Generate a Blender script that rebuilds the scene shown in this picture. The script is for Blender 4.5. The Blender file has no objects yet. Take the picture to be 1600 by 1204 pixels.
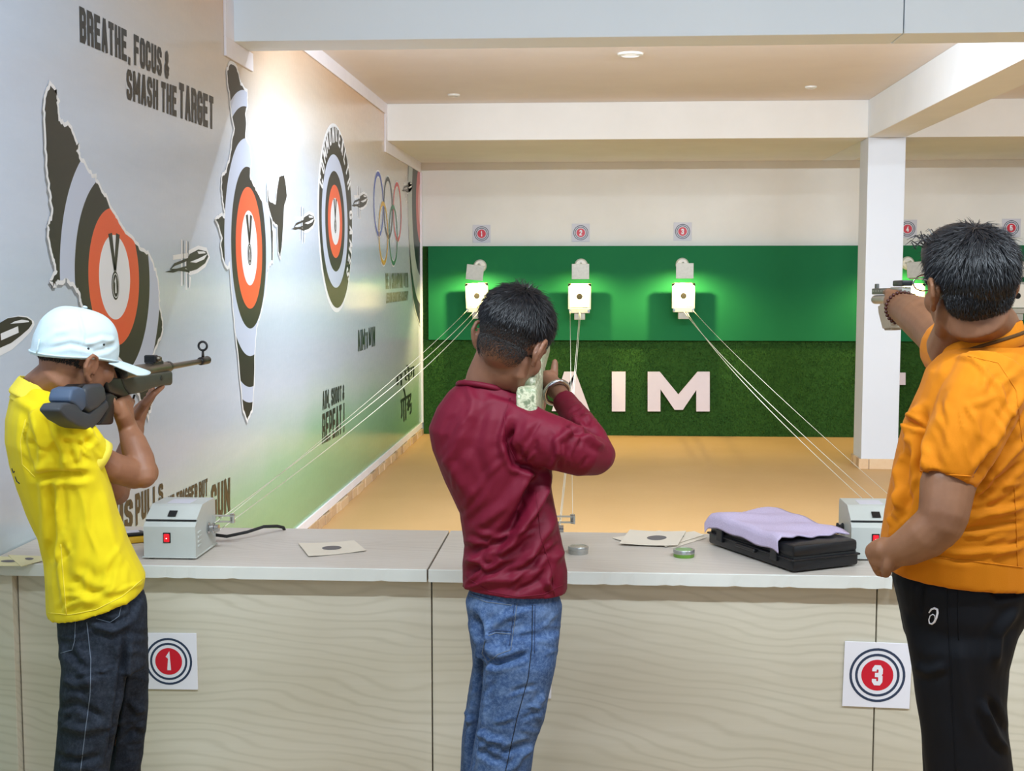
import bpy, bmesh, math, random
import numpy as np
from mathutils import Vector, Matrix
from mathutils.bvhtree import BVHTree
random.seed(7); np.random.seed(7)
scn = bpy.context.scene
col = scn.collection
# ---------------------------------------------------------------- camera
CAMZ = 1.6; F = 2000.0
PITCH = math.atan(172/F); YAW = math.atan(130/F*math.cos(PITCH))
cd = bpy.data.cameras.new('camera'); cam = bpy.data.objects.new('camera', cd); col.objects.link(cam)
cd.sensor_width = 36; cd.lens = F/1600*36; cd.clip_start = .05; cd.clip_end = 100
cam.location = (0, 0, CAMZ); cam.rotation_euler = (math.pi/2-PITCH, 0, YAW)
scn.camera = cam
# ---------------------------------------------------------------- world, exposure
w = bpy.data.worlds.new('world'); scn.world = w; w.use_nodes = True
w.node_tree.nodes['Background'].inputs[0].default_value = (.66, .84, 1, 1)
w.node_tree.nodes['Background'].inputs[1].default_value = 1.08
vs = scn.view_settings
vs.view_transform = 'Standard'; vs.look = 'None'; vs.gamma = 1; vs.use_curve_mapping = False
vs.exposure = 0.0
# ceiling tube lights of the room (fixtures are built further down at the same places)
TUBES = [  # x, y, z, length, power, aim, colour
    (-.55, 1.72, 2.95, 1.2, 54, (0, .75, -1), (.76, .89, 1)),
    (1.25, 1.72, 2.95, 1.2, 54, (0, .75, -1), (.76, .89, 1)),
    (3.6, 1.9, 2.95, 1.2, 36, (0, .75, -1), (.76, .89, 1)),
    (.3, -.9, 2.95, 1.2, 12, (0, .5, -1), (.76, .89, 1)),
    (-.48, 6.56, 2.88, 1.2, 78, (0, .8, -1), (.80, .90, 1)),
    (1.1, 6.56, 2.88, 1.2, 78, (0, .8, -1), (.80, .90, 1)),
    (3.6, 6.56, 2.88, 1.2, 78, (0, .8, -1), (.80, .90, 1)),
]
for i, (x, y, z, L, P, aim, c) in enumerate(TUBES):
    ld = bpy.data.lights.new('tube_glow', 'AREA'); ld.shape = 'RECTANGLE'; ld.size = L; ld.size_y = .035
    ld.energy = P; ld.color = c
    lo = bpy.data.objects.new('tube_glow', ld); col.objects.link(lo)
    lo.location = Vector((x, y, z)) + Vector(aim).normalized()*.02
    d = Vector(aim).normalized(); xx = Vector((1, 0, 0)); yy = d.cross(xx)*-1
    lo.matrix_world = Matrix.Translation(lo.location) @ Matrix((xx, (-d).cross(xx), -d)).transposed().to_4x4()

# ---------------------------------------------------------------- helpers
RM = cam.rotation_euler.to_matrix()
RMn = np.array(RM)
def ray(px, py):
    return RM @ Vector(((px-800)/F, -(py-602)/F, -1))
def at(px, py, Y):
    d = ray(px, py); t = Y/d.y
    return Vector((0, 0, CAMZ)) + d*t
XW = -1.745
def onwall(px, py):
    d = ray(px, py); t = XW/d.x
    p = Vector((0, 0, CAMZ)) + d*t
    return (p.y, p.z)
def onz(px, py, z):
    d = ray(px, py); t = (z-CAMZ)/d.z
    return Vector((0, 0, CAMZ)) + d*t
def topx(P):
    q = (P-np.array([0, 0, CAMZ]))@RMn
    return np.stack([800-F*q[:, 0]/q[:, 2], 602+F*q[:, 1]/q[:, 2]], 1)
def lin(c):
    if isinstance(c, str):
        c = tuple(int(c[i:i+2], 16)/255 for i in (0, 2, 4))
    return tuple(x/12.92 if x <= .04045 else ((x+.055)/1.055)**2.4 for x in c)+(1,)

class N:
    """small node-graph helper"""
    def __init__(s, name, rough=.5, spec=.5, metal=0):
        s.m = bpy.data.materials.new(name); s.m.use_nodes = True
        s.t = s.m.node_tree; s.b = s.t.nodes['Principled BSDF']
        s.b.inputs['Roughness'].default_value = rough
        s.b.inputs['Specular IOR Level'].default_value = spec
        s.b.inputs['Metallic'].default_value = metal
    def n(s, typ, **kw):
        nd = s.t.nodes.new(typ)
        for k, v in kw.items():
            if k in nd.inputs: s.set(nd.inputs[k], v)
            else: setattr(nd, k, v)
        return nd
    def set(s, inp, v):
        if hasattr(v, 'is_output') or isinstance(v, bpy.types.NodeSocket): s.t.links.new(v, inp)
        else: inp.default_value = v
    def coord(s, scale=(1, 1, 1), kind='Object', rot=(0, 0, 0)):
        if kind == 'World': c = s.n('ShaderNodeNewGeometry').outputs['Position']
        else: c = s.n('ShaderNodeTexCoord').outputs[kind]
        mp = s.n('ShaderNodeMapping'); s.set(mp.inputs['Vector'], c); mp.inputs['Scale'].default_value = scale; mp.inputs['Rotation'].default_value = rot
        return mp.outputs[0]
    def noise(s, vec, scale, detail=3, rough=.5, dist=0):
        return s.n('ShaderNodeTexNoise', Vector=vec, Scale=scale, Detail=detail, Roughness=rough, Distortion=dist).outputs['Fac']
    def ramp(s, fac, stops, interp='LINEAR'):
        r = s.n('ShaderNodeValToRGB'); s.set(r.inputs[0], fac); r.color_ramp.interpolation = interp
        e = r.color_ramp.elements
        while len(e) > 1: e.remove(e[-1])
        e[0].position = stops[0][0]; e[0].color = lin(stops[0][1])
        for p, c in stops[1:]:
            q = e.new(p); q.color = lin(c)
        return r.outputs[0]
    def mix(s, fac, a, b, typ='MIX'):
        m = s.n('ShaderNodeMix', data_type='RGBA', blend_type=typ)
        s.set(m.inputs[0], fac); s.set(m.inputs[6], a); s.set(m.inputs[7], b)
        return m.outputs[2]
    def math(s, op, a, b=0.0):
        m = s.n('ShaderNodeMath', operation=op); s.set(m.inputs[0], a); s.set(m.inputs[1], b); return m.outputs[0]
    def col(s, c): s.set(s.b.inputs['Base Color'], c); return s
    def bump(s, h, strength=.2, dist=.01):
        b = s.n('ShaderNodeBump', Height=h, Strength=strength, Distance=dist); s.t.links.new(b.outputs[0], s.b.inputs['Normal']); return s

def plain(name, c, rough=.5, spec=.5, metal=0, var=.08, scale=18, bump=0):
    k = N(name, rough, spec, metal); v = k.coord(kind='Object'); f = k.noise(v, scale, 4)
    b = lin(c); lo = tuple(x*(1-var) for x in b[:3])+(1,); hi = tuple(min(1, x*(1+var)) for x in b[:3])+(1,)
    k.col(k.mix(f, lo, hi))
    if bump: k.bump(f, bump, .004)
    return k.m

def setp(o, label=None, cat=None, group=None, kind=None):
    if label: o['label'] = label
    if cat: o['category'] = cat
    if group: o['group'] = group
    if kind: o['kind'] = kind
    return o
def empty(name, loc, label=None, cat=None, group=None, kind=None):
    o = bpy.data.objects.new(name, None); col.objects.link(o); o.location = loc; o.empty_display_size = .1
    return setp(o, label, cat, group, kind)
def adopt(o, parent):
    r = parent; M = Matrix.Identity(4)
    # all parents are pure translations; nested parents keep world coordinates
    T = parent_world(parent)
    o.parent = parent; o.matrix_parent_inverse = Matrix.Translation(-T)
def parent_world(p):
    t = Vector(p.location)
    q = p
    if q.parent is not None:
        t = (q.matrix_parent_inverse.to_translation() + t) + parent_world(q.parent)
    return t
def link(name, me, mat, parent=None, smooth=False, origin=None):
    me.materials.clear()
    for m in (mat if isinstance(mat, (list, tuple)) else [mat]): me.materials.append(m)
    o = bpy.data.objects.new(name, me); col.objects.link(o)
    if smooth:
        me.polygons.foreach_set('use_smooth', [True]*len(me.polygons))
    if parent is not None: adopt(o, parent)
    else:
        n = len(me.vertices); co = np.empty(n*3); me.vertices.foreach_get('co', co); co = co.reshape(-1, 3)
        a, b = co.min(0), co.max(0)
        c = np.array(origin) if origin is not None else np.array([(a[0]+b[0])/2, (a[1]+b[1])/2, a[2]])
        me.vertices.foreach_set('co', (co-c).ravel()); o.location = c
    me.update()
    return o

class MB:
    """collects shapes into one mesh (world coordinates)"""
    def __init__(s): s.v = []; s.f = []; s.mi = []
    def add(s, verts, faces, mi=0):
        k = len(s.v); s.v += [tuple(p) for p in verts]; s.f += [tuple(i+k for i in f) for f in faces]; s.mi += [mi]*len(faces); return s
    def bm(s, bm, M=None, mi=0):
        bm.verts.index_update()
        s.add([(M@v.co if M else v.co) for v in bm.verts], [[v.index for v in f.verts] for f in bm.faces], mi); bm.free(); return s
    def box(s, lo, hi, bev=0, M=None, mi=0, seg=2):
        bm = bmesh.new(); bmesh.ops.create_cube(bm, size=1)
        for v in bm.verts:
            v.co = Vector([lo[i]+(v.co[i]+.5)*(hi[i]-lo[i]) for i in range(3)])
        if bev: bmesh.ops.bevel(bm, geom=bm.edges[:], offset=bev, segments=seg, affect='EDGES', profile=.5)
        return s.bm(bm, M, mi)
    def prism(s, poly, n, thick, mi=0):
        """poly: planar 3-D outline, extruded by n*thick"""
        a = [Vector(p) for p in poly]; d = Vector(n)*thick; k = len(a)
        vs_ = a+[p+d for p in a]
        fs = [tuple(range(k))[::-1], tuple(range(k, 2*k))]+[(i, (i+1) % k, k+(i+1) % k, k+i) for i in range(k)]
        return s.add(vs_, fs, mi)
    def rings(s, rr, closed=False, caps=True, mi=0):
        k = len(rr[0]); vs_ = [p for r in rr for p in r]; fs = []
        m = len(rr)
        for j in range(m if closed else m-1):
            a, b = j*k, ((j+1) % m)*k
            for i in range(k): fs.append((a+i, a+(i+1) % k, b+(i+1) % k, b+i))
        if caps and not closed:
            fs.append(tuple(range(k))[::-1]); fs.append(tuple(range((m-1)*k, m*k)))
        return s.add(vs_, fs, mi)
    def tube(s, pts, r, k=10, closed=False, flat=1, up=None, caps=True, mi=0, rnd=False):
        pts = [Vector(p) for p in pts]; m = len(pts)
        rad = r if isinstance(r, (list, tuple)) else [r]*m
        if rnd and not closed:       # rounded ends
            t0 = (pts[0]-pts[1]).normalized(); t1 = (pts[-1]-pts[-2]).normalized()
            p2 = [pts[0]+t0*rad[0]*.92, pts[0]+t0*rad[0]*.65]+pts+[pts[-1]+t1*rad[-1]*.65, pts[-1]+t1*rad[-1]*.92]
            rad = [rad[0]*.35, rad[0]*.75]+list(rad)+[rad[-1]*.75, rad[-1]*.35]; pts = p2; m = len(pts)
        rr = []; prev = None
        for i in range(m):
            if closed: t = pts[(i+1) % m]-pts[i-1]
            else: t = pts[min(i+1, m-1)]-pts[max(i-1, 0)]
            t.normalize()
            if prev is None:
                u = Vector(up) if up is not None else (Vector((0, 0, 1)) if abs(t.z) < .9 else Vector((0, 1, 0)))
            else: u = prev
            a = (u-t*u.dot(t)).normalized(); b = t.cross(a); prev = a
            fl = flat[i] if isinstance(flat, (list, tuple)) and i < len(flat) else (flat if not isinstance(flat, (list, tuple)) else 1)
            rr.append([pts[i]+a*(rad[i]*math.cos(q))+b*(rad[i]*fl*math.sin(q)) for q in [2*math.pi*j/k for j in range(k)]])
        return s.rings(rr, closed, caps, mi)
    def lathe(s, prof, c, axis=(0, 0, 1), k=24, mi=0):
        """prof: [(r, h)] along axis from point c"""
        ax = Vector(axis).normalized(); u = Vector((1, 0, 0)) if abs(ax.x) < .9 else Vector((0, 1, 0))
        a = (u-ax*u.dot(ax)).normalized(); b = ax.cross(a); c = Vector(c)
        return s.rings([[c+ax*h+(a*math.cos(q)+b*math.sin(q))*r for q in [2*math.pi*j/k for j in range(k)]] for r, h in prof], mi=mi)
    def ell(s, c, rx, ry=None, rz=None, M=None, u=16, v=10, mi=0):
        ry = ry or rx; rz = rz or rx
        bm = bmesh.new(); bmesh.ops.create_uvsphere(bm, u_segments=u, v_segments=v, radius=1)
        T = Matrix.Translation(Vector(c)) @ Matrix.Diagonal((rx, ry, rz, 1))
        return s.bm(bm, (M@T) if M else T, mi)
    def mesh(s, name='m'):
        me = bpy.data.meshes.new(name); me.from_pydata(s.v, [], s.f); me.update()
        if any(s.mi): me.polygons.foreach_set('material_index', s.mi)
        bm = bmesh.new(); bm.from_mesh(me); bmesh.ops.recalc_face_normals(bm, faces=bm.faces[:]); bm.to_mesh(me); bm.free()
        return me
    def build(s, name, mat, parent=None, smooth=False, auto=None, origin=None):
        o = link(name, s.mesh(name), mat, parent, smooth or auto is not None, origin)
        if auto is not None: sharp(o.data, auto)
        return o
def sharp(me, ang):
    try: me.set_sharp_from_angle(angle=math.radians(ang))
    except Exception: pass

# ---------------------------------------------------------------- 2-D lettering (condensed bold strokes)
def chamf(x0, y0, x1, y1, c=.16):
    cx = c*1.0; 
    return [(x0+cx, y0), (x1-cx, y0), (x1, y0+c*.6), (x1, y1-c*.6), (x1-cx, y1), (x0+cx, y1), (x0, y1-c*.6), (x0, y0+c*.6)]
G = {  # strokes in a 1x1 cell; 'c' closes the stroke
 'A': [('o', [(0, 0), (.42, 1)]), ('o', [(1, 0), (.58, 1)]), ('o', [(.42, 1), (.58, 1)]), ('o', [(.22, .28), (.78, .28)])],
 'B': [('c', [(0, 0), (.75, 0), (1, .13), (1, .4), (.8, .52), (1, .64), (1, .87), (.75, 1), (0, 1)]), ('o', [(0, .52), (.8, .52)])],
 'C': [('o', [(1, .68), (1, .88), (.78, 1), (.22, 1), (0, .88), (0, .12), (.22, 0), (.78, 0), (1, .12), (1, .34)])],
 'D': [('c', [(0, 0), (.7, 0), (1, .15), (1, .85), (.7, 1), (0, 1)])],
 'E': [('o', [(1, 0), (0, 0), (0, 1), (1, 1)]), ('o', [(0, .52), (.85, .52)])],
 'F': [('o', [(0, 0), (0, 1), (1, 1)]), ('o', [(0, .52), (.85, .52)])],
 'G': [('o', [(1, .7), (1, .88), (.78, 1), (.22, 1), (0, .88), (0, .12), (.22, 0), (.78, 0), (1, .12), (1, .46), (.55, .46)])],
 'H': [('o', [(0, 0), (0, 1)]), ('o', [(1, 0), (1, 1)]), ('o', [(0, .52), (1, .52)])],
 'I': [('o', [(.5, 0), (.5, 1)])],
 'K': [('o', [(0, 0), (0, 1)]), ('o', [(1, 1), (.1, .42)]), ('o', [(.35, .58), (1, 0)])],
 'L': [('o', [(0, 1), (0, 0), (1, 0)])],
 'M': [('o', [(0, 0), (0, 1)]), ('o', [(1, 0), (1, 1)]), ('o', [(0, 1), (.5, .22)]), ('o', [(1, 1), (.5, .22)])],
 'N': [('o', [(0, 0), (0, 1)]), ('o', [(1, 0), (1, 1)]), ('o', [(0, 1), (1, 0)])],
 'O': [('c', [(.22, 0), (.78, 0), (1, .12), (1, .88), (.78, 1), (.22, 1), (0, .88), (0, .12)])],
 'P': [('o', [(0, 0), (0, 1), (.75, 1), (1, .87), (1, .55), (.75, .43), (0, .43)])],
 'R': [('o', [(0, 0), (0, 1), (.75, 1), (1, .87), (1, .6), (.78, .48), (0, .48)]), ('o', [(.72, .48), (1, .36), (1, 0)])],
 'S': [('o', [(1, .7), (1, .88), (.78, 1), (.22, 1), (0, .88), (0, .68), (.25, .54), (.75, .46), (1, .33), (1, .12), (.78, 0), (.22, 0), (0, .12), (0, .3)])],
 'T': [('o', [(0, 1), (1, 1)]), ('o', [(.5, 0), (.5, 1)])],
 'U': [('o', [(0, 1), (0, .12), (.22, 0), (.78, 0), (1, .12), (1, 1)])],
 'W': [('o', [(0, 1), (.22, 0), (.5, .8), (.78, 0), (1, 1)])],
 'Y': [('o', [(0, 1), (.5, .45), (1, 1)]), ('o', [(.5, 0), (.5, .5)])],
 '&': [('o', [(1, .45), (.6, 0), (.2, 0), (0, .15), (0, .36), (.7, .72), (.7, .92), (.5, 1), (.25, .95), (.2, .75), (1, .02)])],
 ',': [('o', [(.4, .1), (.15, -.22)])],
 '!': [('o', [(.5, 1), (.5, .3)]), ('o', [(.5, .14), (.5, 0)])],
 '1': [('o', [(.12, .76), (.3, .82), (.58, 1), (.58, 0)])],
 '2': [('o', [(0, .7), (0, .86), (.22, 1), (.78, 1), (1, .86), (1, .62), (0, .12), (0, 0), (1, 0)])],
 '3': [('o', [(0, .74), (0, .87), (.22, 1), (.78, 1), (1, .87), (1, .64), (.75, .52), (.35, .52)]), ('o', [(.35, .52), (.75, .52), (1, .4), (1, .13), (.78, 0), (.22, 0), (0, .13), (0, .27)])],
 '4': [('o', [(.72, 0), (.72, 1), (0, .28), (1, .28)])],
 '5': [('o', [(.95, 1), (.05, 1), (0, .52), (.7, .6), (1, .45), (1, .14), (.78, 0), (.22, 0), (0, .14), (0, .28)])],
}
WID = {'I': .14, ',': .3, '!': .2, ' ': .45, 'M': 1.5, 'N': 1.15, 'W': 1.4, '1': .75, '&': 1.1}
def ribbon(pts, wd, closed=False):
    """flat stroke -> list of quads, mitred"""
    P = [Vector((p[0], p[1])) for p in pts]; m = len(P); L = []; R = []
    for i in range(m):
        if closed or 0 < i < m-1:
            a = (P[i]-P[i-1]); b = (P[(i+1) % m]-P[i])
            a = a.normalized() if a.length > 1e-9 else b.normalized(); b = b.normalized() if b.length > 1e-9 else a
            n = Vector((-a.y-b.y, a.x+b.x))
            if n.length < .35: n = Vector((-a.y, a.x)); k = 1
            else:
                n.normalize(); k = min(1/max(.35, n.dot(Vector((-a.y, a.x)))), 1.9)
        else:
            d = (P[1]-P[0]) if i == 0 else (P[-1]-P[-2]); d.normalize(); n = Vector((-d.y, d.x)); k = 1
        L.append(P[i]+n*(wd*k/2)); R.append(P[i]-n*(wd*k/2))
    q = []
    for i in range(m if closed else m-1):
        j = (i+1) % m; q.append([R[i], R[j], L[j], L[i]])
    return q
def text_quads(txt, h=1.0, cw=.36, st=.2, gap=.08):
    """quads for a line of capitals: height h, cell width cw*h; returns (quads, width)"""
    x = 0; out = []
    for ch in txt:
        wd = WID.get(ch, 1)*cw*h
        if ch in G:
            s = st*h
            for kind, pts in G[ch]:
                pp = [(x+s/2+(p[0]*(wd) if ch != 'I' else wd*.5), s/2+p[1]*(h-s)) for p in pts]
                # open ends reach the cap line
                out += ribbon(pp, s, kind == 'c')
                if kind == 'o':
                    for e, f_ in ((0, 1), (-1, -2)):
                        dd = Vector(pp[e])-Vector(pp[f_])
                        if dd.length and abs(dd.x) < .5*abs(dd.y) and pts[e][1] in (0, 1):
                            dd.normalize(); out += ribbon([pp[e], Vector(pp[e])+dd*s/2], s)
                        elif dd.length and abs(dd.y) < 1e-6:
                            dd.normalize(); out += ribbon([pp[e], Vector(pp[e])+dd*s*.35], s)
        x += wd + (st+gap)*h*(1 if ch != ' ' else .3)
    return out, x-gap*h
# ================================================================ materials of the setting
M = {}
k = N('cream_paint', .75, .3); v = k.coord(kind='World'); f = k.noise(v, 1.3, 5, .6); k.col(k.ramp(f, [(.3, 'e9e6e0'), (.7, 'f2efea')])); k.bump(k.noise(v, 60, 3), .05, .003); M['paint'] = k.m
k = N('beam_paint', .7, .3); v = k.coord(kind='World'); f = k.noise(v, 1.6, 5, .6); k.col(k.ramp(f, [(.3, 'e6e9ec'), (.7, 'eff1f3')])); k.bump(k.noise(v, 50, 3), .05, .003); M['beam'] = k.m
k = N('ceiling_paint', .8, .25); v = k.coord(kind='World'); f = k.noise(v, .9, 5, .6); k.col(k.ramp(f, [(.3, 'e6deda'), (.7, 'eee7e3')])); M['ceil'] = k.m
k = N('range_floor', .55, .3); v = k.coord(kind='World'); f = k.noise(v, .8, 6, .6); g = k.noise(v, 45, 2)
k.col(k.mix(k.math('MULTIPLY', g, .25), k.ramp(f, [(.3, 'c29a67'), (.7, 'cca572')]), lin('b88d58'))); k.bump(g, .08, .003); M['floor'] = k.m
k = N('white_trim', .5, .4); v = k.coord(kind='World'); k.col(k.mix(k.noise(v, 9), lin('e8e3ea'), lin('f2eef2'))); M['trim'] = k.m
k = N('pillar_paint', .7, .3); v = k.coord(kind='World'); k.col(k.mix(k.noise(v, 2, 4), lin('d3d6dc'), lin('dadde2'))); M['pillar'] = k.m
k = N('front_beam_daylit_paint', .7, .3); v = k.coord(kind='World'); k.col(k.mix(k.noise(v, 1.6, 5), lin('dfe9f1'), lin('e8f0f6'))); M['beam_daylit'] = k.m  # white beam paint tinted blue: cool daylight on the front beam put into its colour
# printed vinyl: saffron top, pale middle, green foot
k = N('vinyl_wallpaper', .3, .45)
pos = k.n('ShaderNodeNewGeometry').outputs['Position']; sp = k.n('ShaderNodeSeparateXYZ'); k.set(sp.inputs[0], pos)
nz = k.noise(pos, .55, 3); z = k.math('ADD', sp.outputs['Z'], k.math('MULTIPLY', k.math('SUBTRACT', nz, .5), .5))
zz = k.math('DIVIDE', z, 3.02)
c = k.ramp(zz, [(.03, '83b184'), (.1, '8fbd90'), (.18, 'a3cbaa'), (.25, 'c9d8d4'), (.32, 'ccd5e3'), (.70, 'cad5e6'), (.78, 'd6d6d6'), (.88, 'dccbb8'), (1, 'e0b68f')])
sf = k.n('ShaderNodeMapRange', interpolation_type='SMOOTHSTEP'); k.set(sf.inputs[0], sp.outputs['Y']); sf.inputs[1].default_value = 3.6; sf.inputs[2].default_value = 5.6
up_ = k.n('ShaderNodeMapRange'); k.set(up_.inputs[0], zz); up_.inputs[1].default_value = .6; up_.inputs[2].default_value = .7
c = k.mix(k.math('MULTIPLY', k.math('SUBTRACT', 1.0, sf.outputs[0]), up_.outputs[0]), c, lin('c8d3e4'))
pit = k.noise(k.coord((1, 1, 6), 'World'), 3.5, 6, .7)
k.col(k.mix(k.math('MULTIPLY', pit, .3), c, lin('c6cfdb'), 'MULTIPLY'))
bp = k.noise(k.coord((1, 1, 1), 'World'), 28, 4, .65); k.bump(bp, .12, .006); M['vinyl'] = k.m
vin_rough = k.ramp(bp, [(.2, '6a6a6a'), (.8, '858585')])
k.set(k.b.inputs['Roughness'], vin_rough)
def ink(name, c, rough=.38): return plain(name, c, rough, .4, var=.06, scale=5)
M['ink'] = ink('dark_ink', '2e2c27'); M['ink_brown'] = ink('brown_ink', '4a3f2a'); M['ink_green'] = ink('dark_green_ink', '28332c')
M['ink_white'] = ink('white_ink', 'e8eaee'); M['ink_pale'] = ink('pale_blue_ink', 'c3cce0'); M['ink_grey'] = ink('grey_ink', '8a8f96')
M['ink_orange'] = ink('orange_ink', 'e8623a')
for n_, c_ in (('blue', '4a62b4'), ('black', '3a3d40'), ('red', 'd2484e'), ('yellow', 'd0a63c'), ('green', '2f7d58')): M['ring_'+n_] = ink('ring_'+n_, c_)
def wood(name, c0, c1, c2, sc=1.0):
    k = N(name, .42, .4); v = k.coord((.22*sc, 2.4*sc, 2.4*sc), 'World')
    wob = k.n('ShaderNodeTexNoise', Vector=k.coord((.9, 2.2, 2.2), 'World'), Scale=1.3, Detail=2).outputs['Color']
    vv = k.n('ShaderNodeVectorMath', operation='MULTIPLY_ADD'); k.set(vv.inputs[0], wob); vv.inputs[1].default_value = (.5, .5, .5); k.set(vv.inputs[2], v)
    wv = k.n('ShaderNodeTexWave', wave_type='BANDS', bands_direction='DIAGONAL', Vector=vv.outputs[0], Scale=8.5, Distortion=2.6, Detail=3).outputs['Fac']
    fine = k.noise(k.coord((3, 90, 90), 'World'), 1.5, 4, .65); broad = k.noise(k.coord((.7, 5, 5), 'World'), 1.2, 4, .6)
    c = k.ramp(broad, [(.3, c1), (.7, c2)])
    c = k.mix(k.math('MULTIPLY', k.ramp(wv, [(.0, 'b0b0b0'), (.2, '707070'), (.45, '282828'), (.75, '000000')]), k.noise(k.coord((1.1, 3, 3), 'World'), 1.6, 3)), c, lin(c0))
    c = k.mix(k.math('MULTIPLY', fine, .22), c, lin(c0)); k.col(c); k.bump(fine, .05, .002)
    return k.m
M['panel'] = wood('counter_laminate', 'a39a80', 'd2cab6', 'ddd6c5', 1.0)
M['top'] = wood('worktop_laminate', 'a89c90', 'ccc3b8', 'd6cec4', 1.25)
M['edge'] = plain('worktop_edge_band', 'dfe0da', .5, .4, var=.05, scale=14)
M['gap'] = plain('dark_joint', '35302a', .9)
k = N('skirting_tile', .3, .5); v = k.coord(kind='World'); oi = k.n('ShaderNodeObjectInfo').outputs['Random']
k.col(k.mix(k.noise(v, 22, 5, .65), k.ramp(oi, [(0, '8a5a38'), (.45, 'a9764e'), (.55, 'd0a67a'), (1, 'e0bf98')]), lin('e2c9a8'))); M['tile'] = k.m
k = N('green_cloth', .7, .08); v = k.coord(kind='World'); k.col(k.mix(k.noise(v, 1.5, 5), lin('1d6a41'), lin('237348'))); k.bump(k.noise(k.coord((1, 1, 1), 'World'), 90, 2), .1, .003); M['green'] = k.m
k = N('turf_blade', .6, .25); v = k.coord(kind='World'); oi = k.noise(v, 55, 2, .6); big = k.noise(v, 2.2, 4, .6)
k.col(k.mix(big, k.ramp(oi, [(.3, '3f7a1c'), (.5, '66a52c'), (.7, 'b0cc50')]), k.ramp(oi, [(.3, '2f6c1c'), (.6, '549a2a'), (.8, '90bc3e')]))); M['turf'] = k.m
M['turf_back'] = plain('turf_backing', '2c5818', .9)

# ================================================================ setting
BW = 12.83; CE = 3.02; BZ = 2.717; XR = 6.6; YB = -2.6
def struct(name, mb, mat, label, parent=None, **kw):
    o = mb.build(name, mat, parent, **kw); 
    if parent is None: setp(o, label, kind='structure')
    return o
struct('floor', MB().box((XW-.2, YB, -.1), (XR+.2, BW+.2, 0)), M['floor'], 'tan painted floor of the shooting range')
struct('ceiling', MB().box((XW-.2, YB, CE), (XR+.2, BW+.2, CE+.12)), M['ceil'], 'plain cream ceiling above the range')
wl = struct('wall_left', MB().box((XW-.15, YB, 0), (XW, BW+.15, CE)), M['vinyl'], 'long left wall covered with printed shooting mural')
struct('wall_back', MB().box((XW, BW, 0), (XR, BW+.15, CE)), M['paint'], 'cream far wall behind the targets')
struct('wall_right', MB().box((XR, YB, 0), (XR+.15, BW+.15, CE)), M['paint'], 'plain cream wall at the far right')
struct('ceiling_beam', MB().box((XW, 6.16, BZ), (1.419, 6.43, CE), .004), M['beam_daylit'], 'wide white ceiling beam crossing above the shooters')
struct('ceiling_beam', MB().box((1.424, 6.16, BZ), (XR, 6.43, CE), .004), M['beam_daylit'], 'white ceiling beam section right of the thin joint')
struct('ceiling_beam', MB().box((XW, 10.72, BZ), (2.21, BW, CE), .004), M['paint'], 'deep cream soffit beam over the first three targets')
struct('ceiling_beam', MB().box((2.51, 10.72, BZ), (XR, BW, CE), .004), M['paint'], 'deep cream soffit beam over the targets right of the pillar')
struct('ceiling_beam', MB().box((2.21, 6.43, BZ), (2.51, BW, CE), .004), M['beam'], 'cream cross beam running back to the white pillar')
pl = struct('pillar', MB().box((2.21, 10.70, 0), (2.51, 11.02, BZ), .004), M['pillar'], 'square white pillar standing in the range')
# white trim strips framing the mural along beams, corner and floor
def tr(name, lo, hi): return struct(name, MB().box(lo, hi, .002), M['trim'], {'trim_1': 'white strip under the crossing beam on the mural wall'}.get(name, 'narrow white strip edging the mural wall'))
e = .012
tr('trim_1', (XW, 6.02, BZ-.09), (XW+e, 6.50, BZ))
tr('trim_2', (XW, 6.02, BZ), (XW+e, 6.16, CE))
tr('trim_3', (XW, 6.43, CE-.09), (XW+e, 10.72, CE))
tr('trim_4', (XW, 10.62, BZ), (XW+e, 10.72, CE-.09))
tr('trim_5', (XW, 10.62, BZ-.1), (XW+e, BW-.05, BZ))
tr('trim_6', (XW, BW-.07, .12), (XW+.02, BW-.04, BZ-.1))
tr('trim_7', (XW, 3.6, .07), (XW+e, BW-.07, .125))
bb = empty('baseboard_left', (XW, 8, 0), 'row of brown skirting tiles along the mural wall', kind='structure')
sh = None; y = 4.2; i = 0
while y < BW-.12:
    L = [.16, .23, .11, .27, .19][i % 5]; L = min(L, BW-.06-y)
    MB().box((XW, y, 0), (XW+.016+.004*(i % 3), y+L-.006, .072-.006*((i*7) % 3)), .002, seg=1).build('tile', M['tile'], bb); y += L; i += 1
pb = empty('baseboard_pillar', (2.36, 10.86, 0), 'brown skirting tiles round the white pillar', kind='structure')
for (lo, hi) in [((2.19, 10.68), (2.27, 10.70)), ((2.275, 10.68), (2.53, 10.70))]: MB().box(lo+(0,), hi+(.085,), .002, seg=1).build('tile', M['tile'], pb)
for j in range(3): MB().box((2.19, 10.702+j*.108, 0), (2.21, 10.702+j*.108+.1, .085), .002, seg=1).build('tile', M['tile'], pb)

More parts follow.
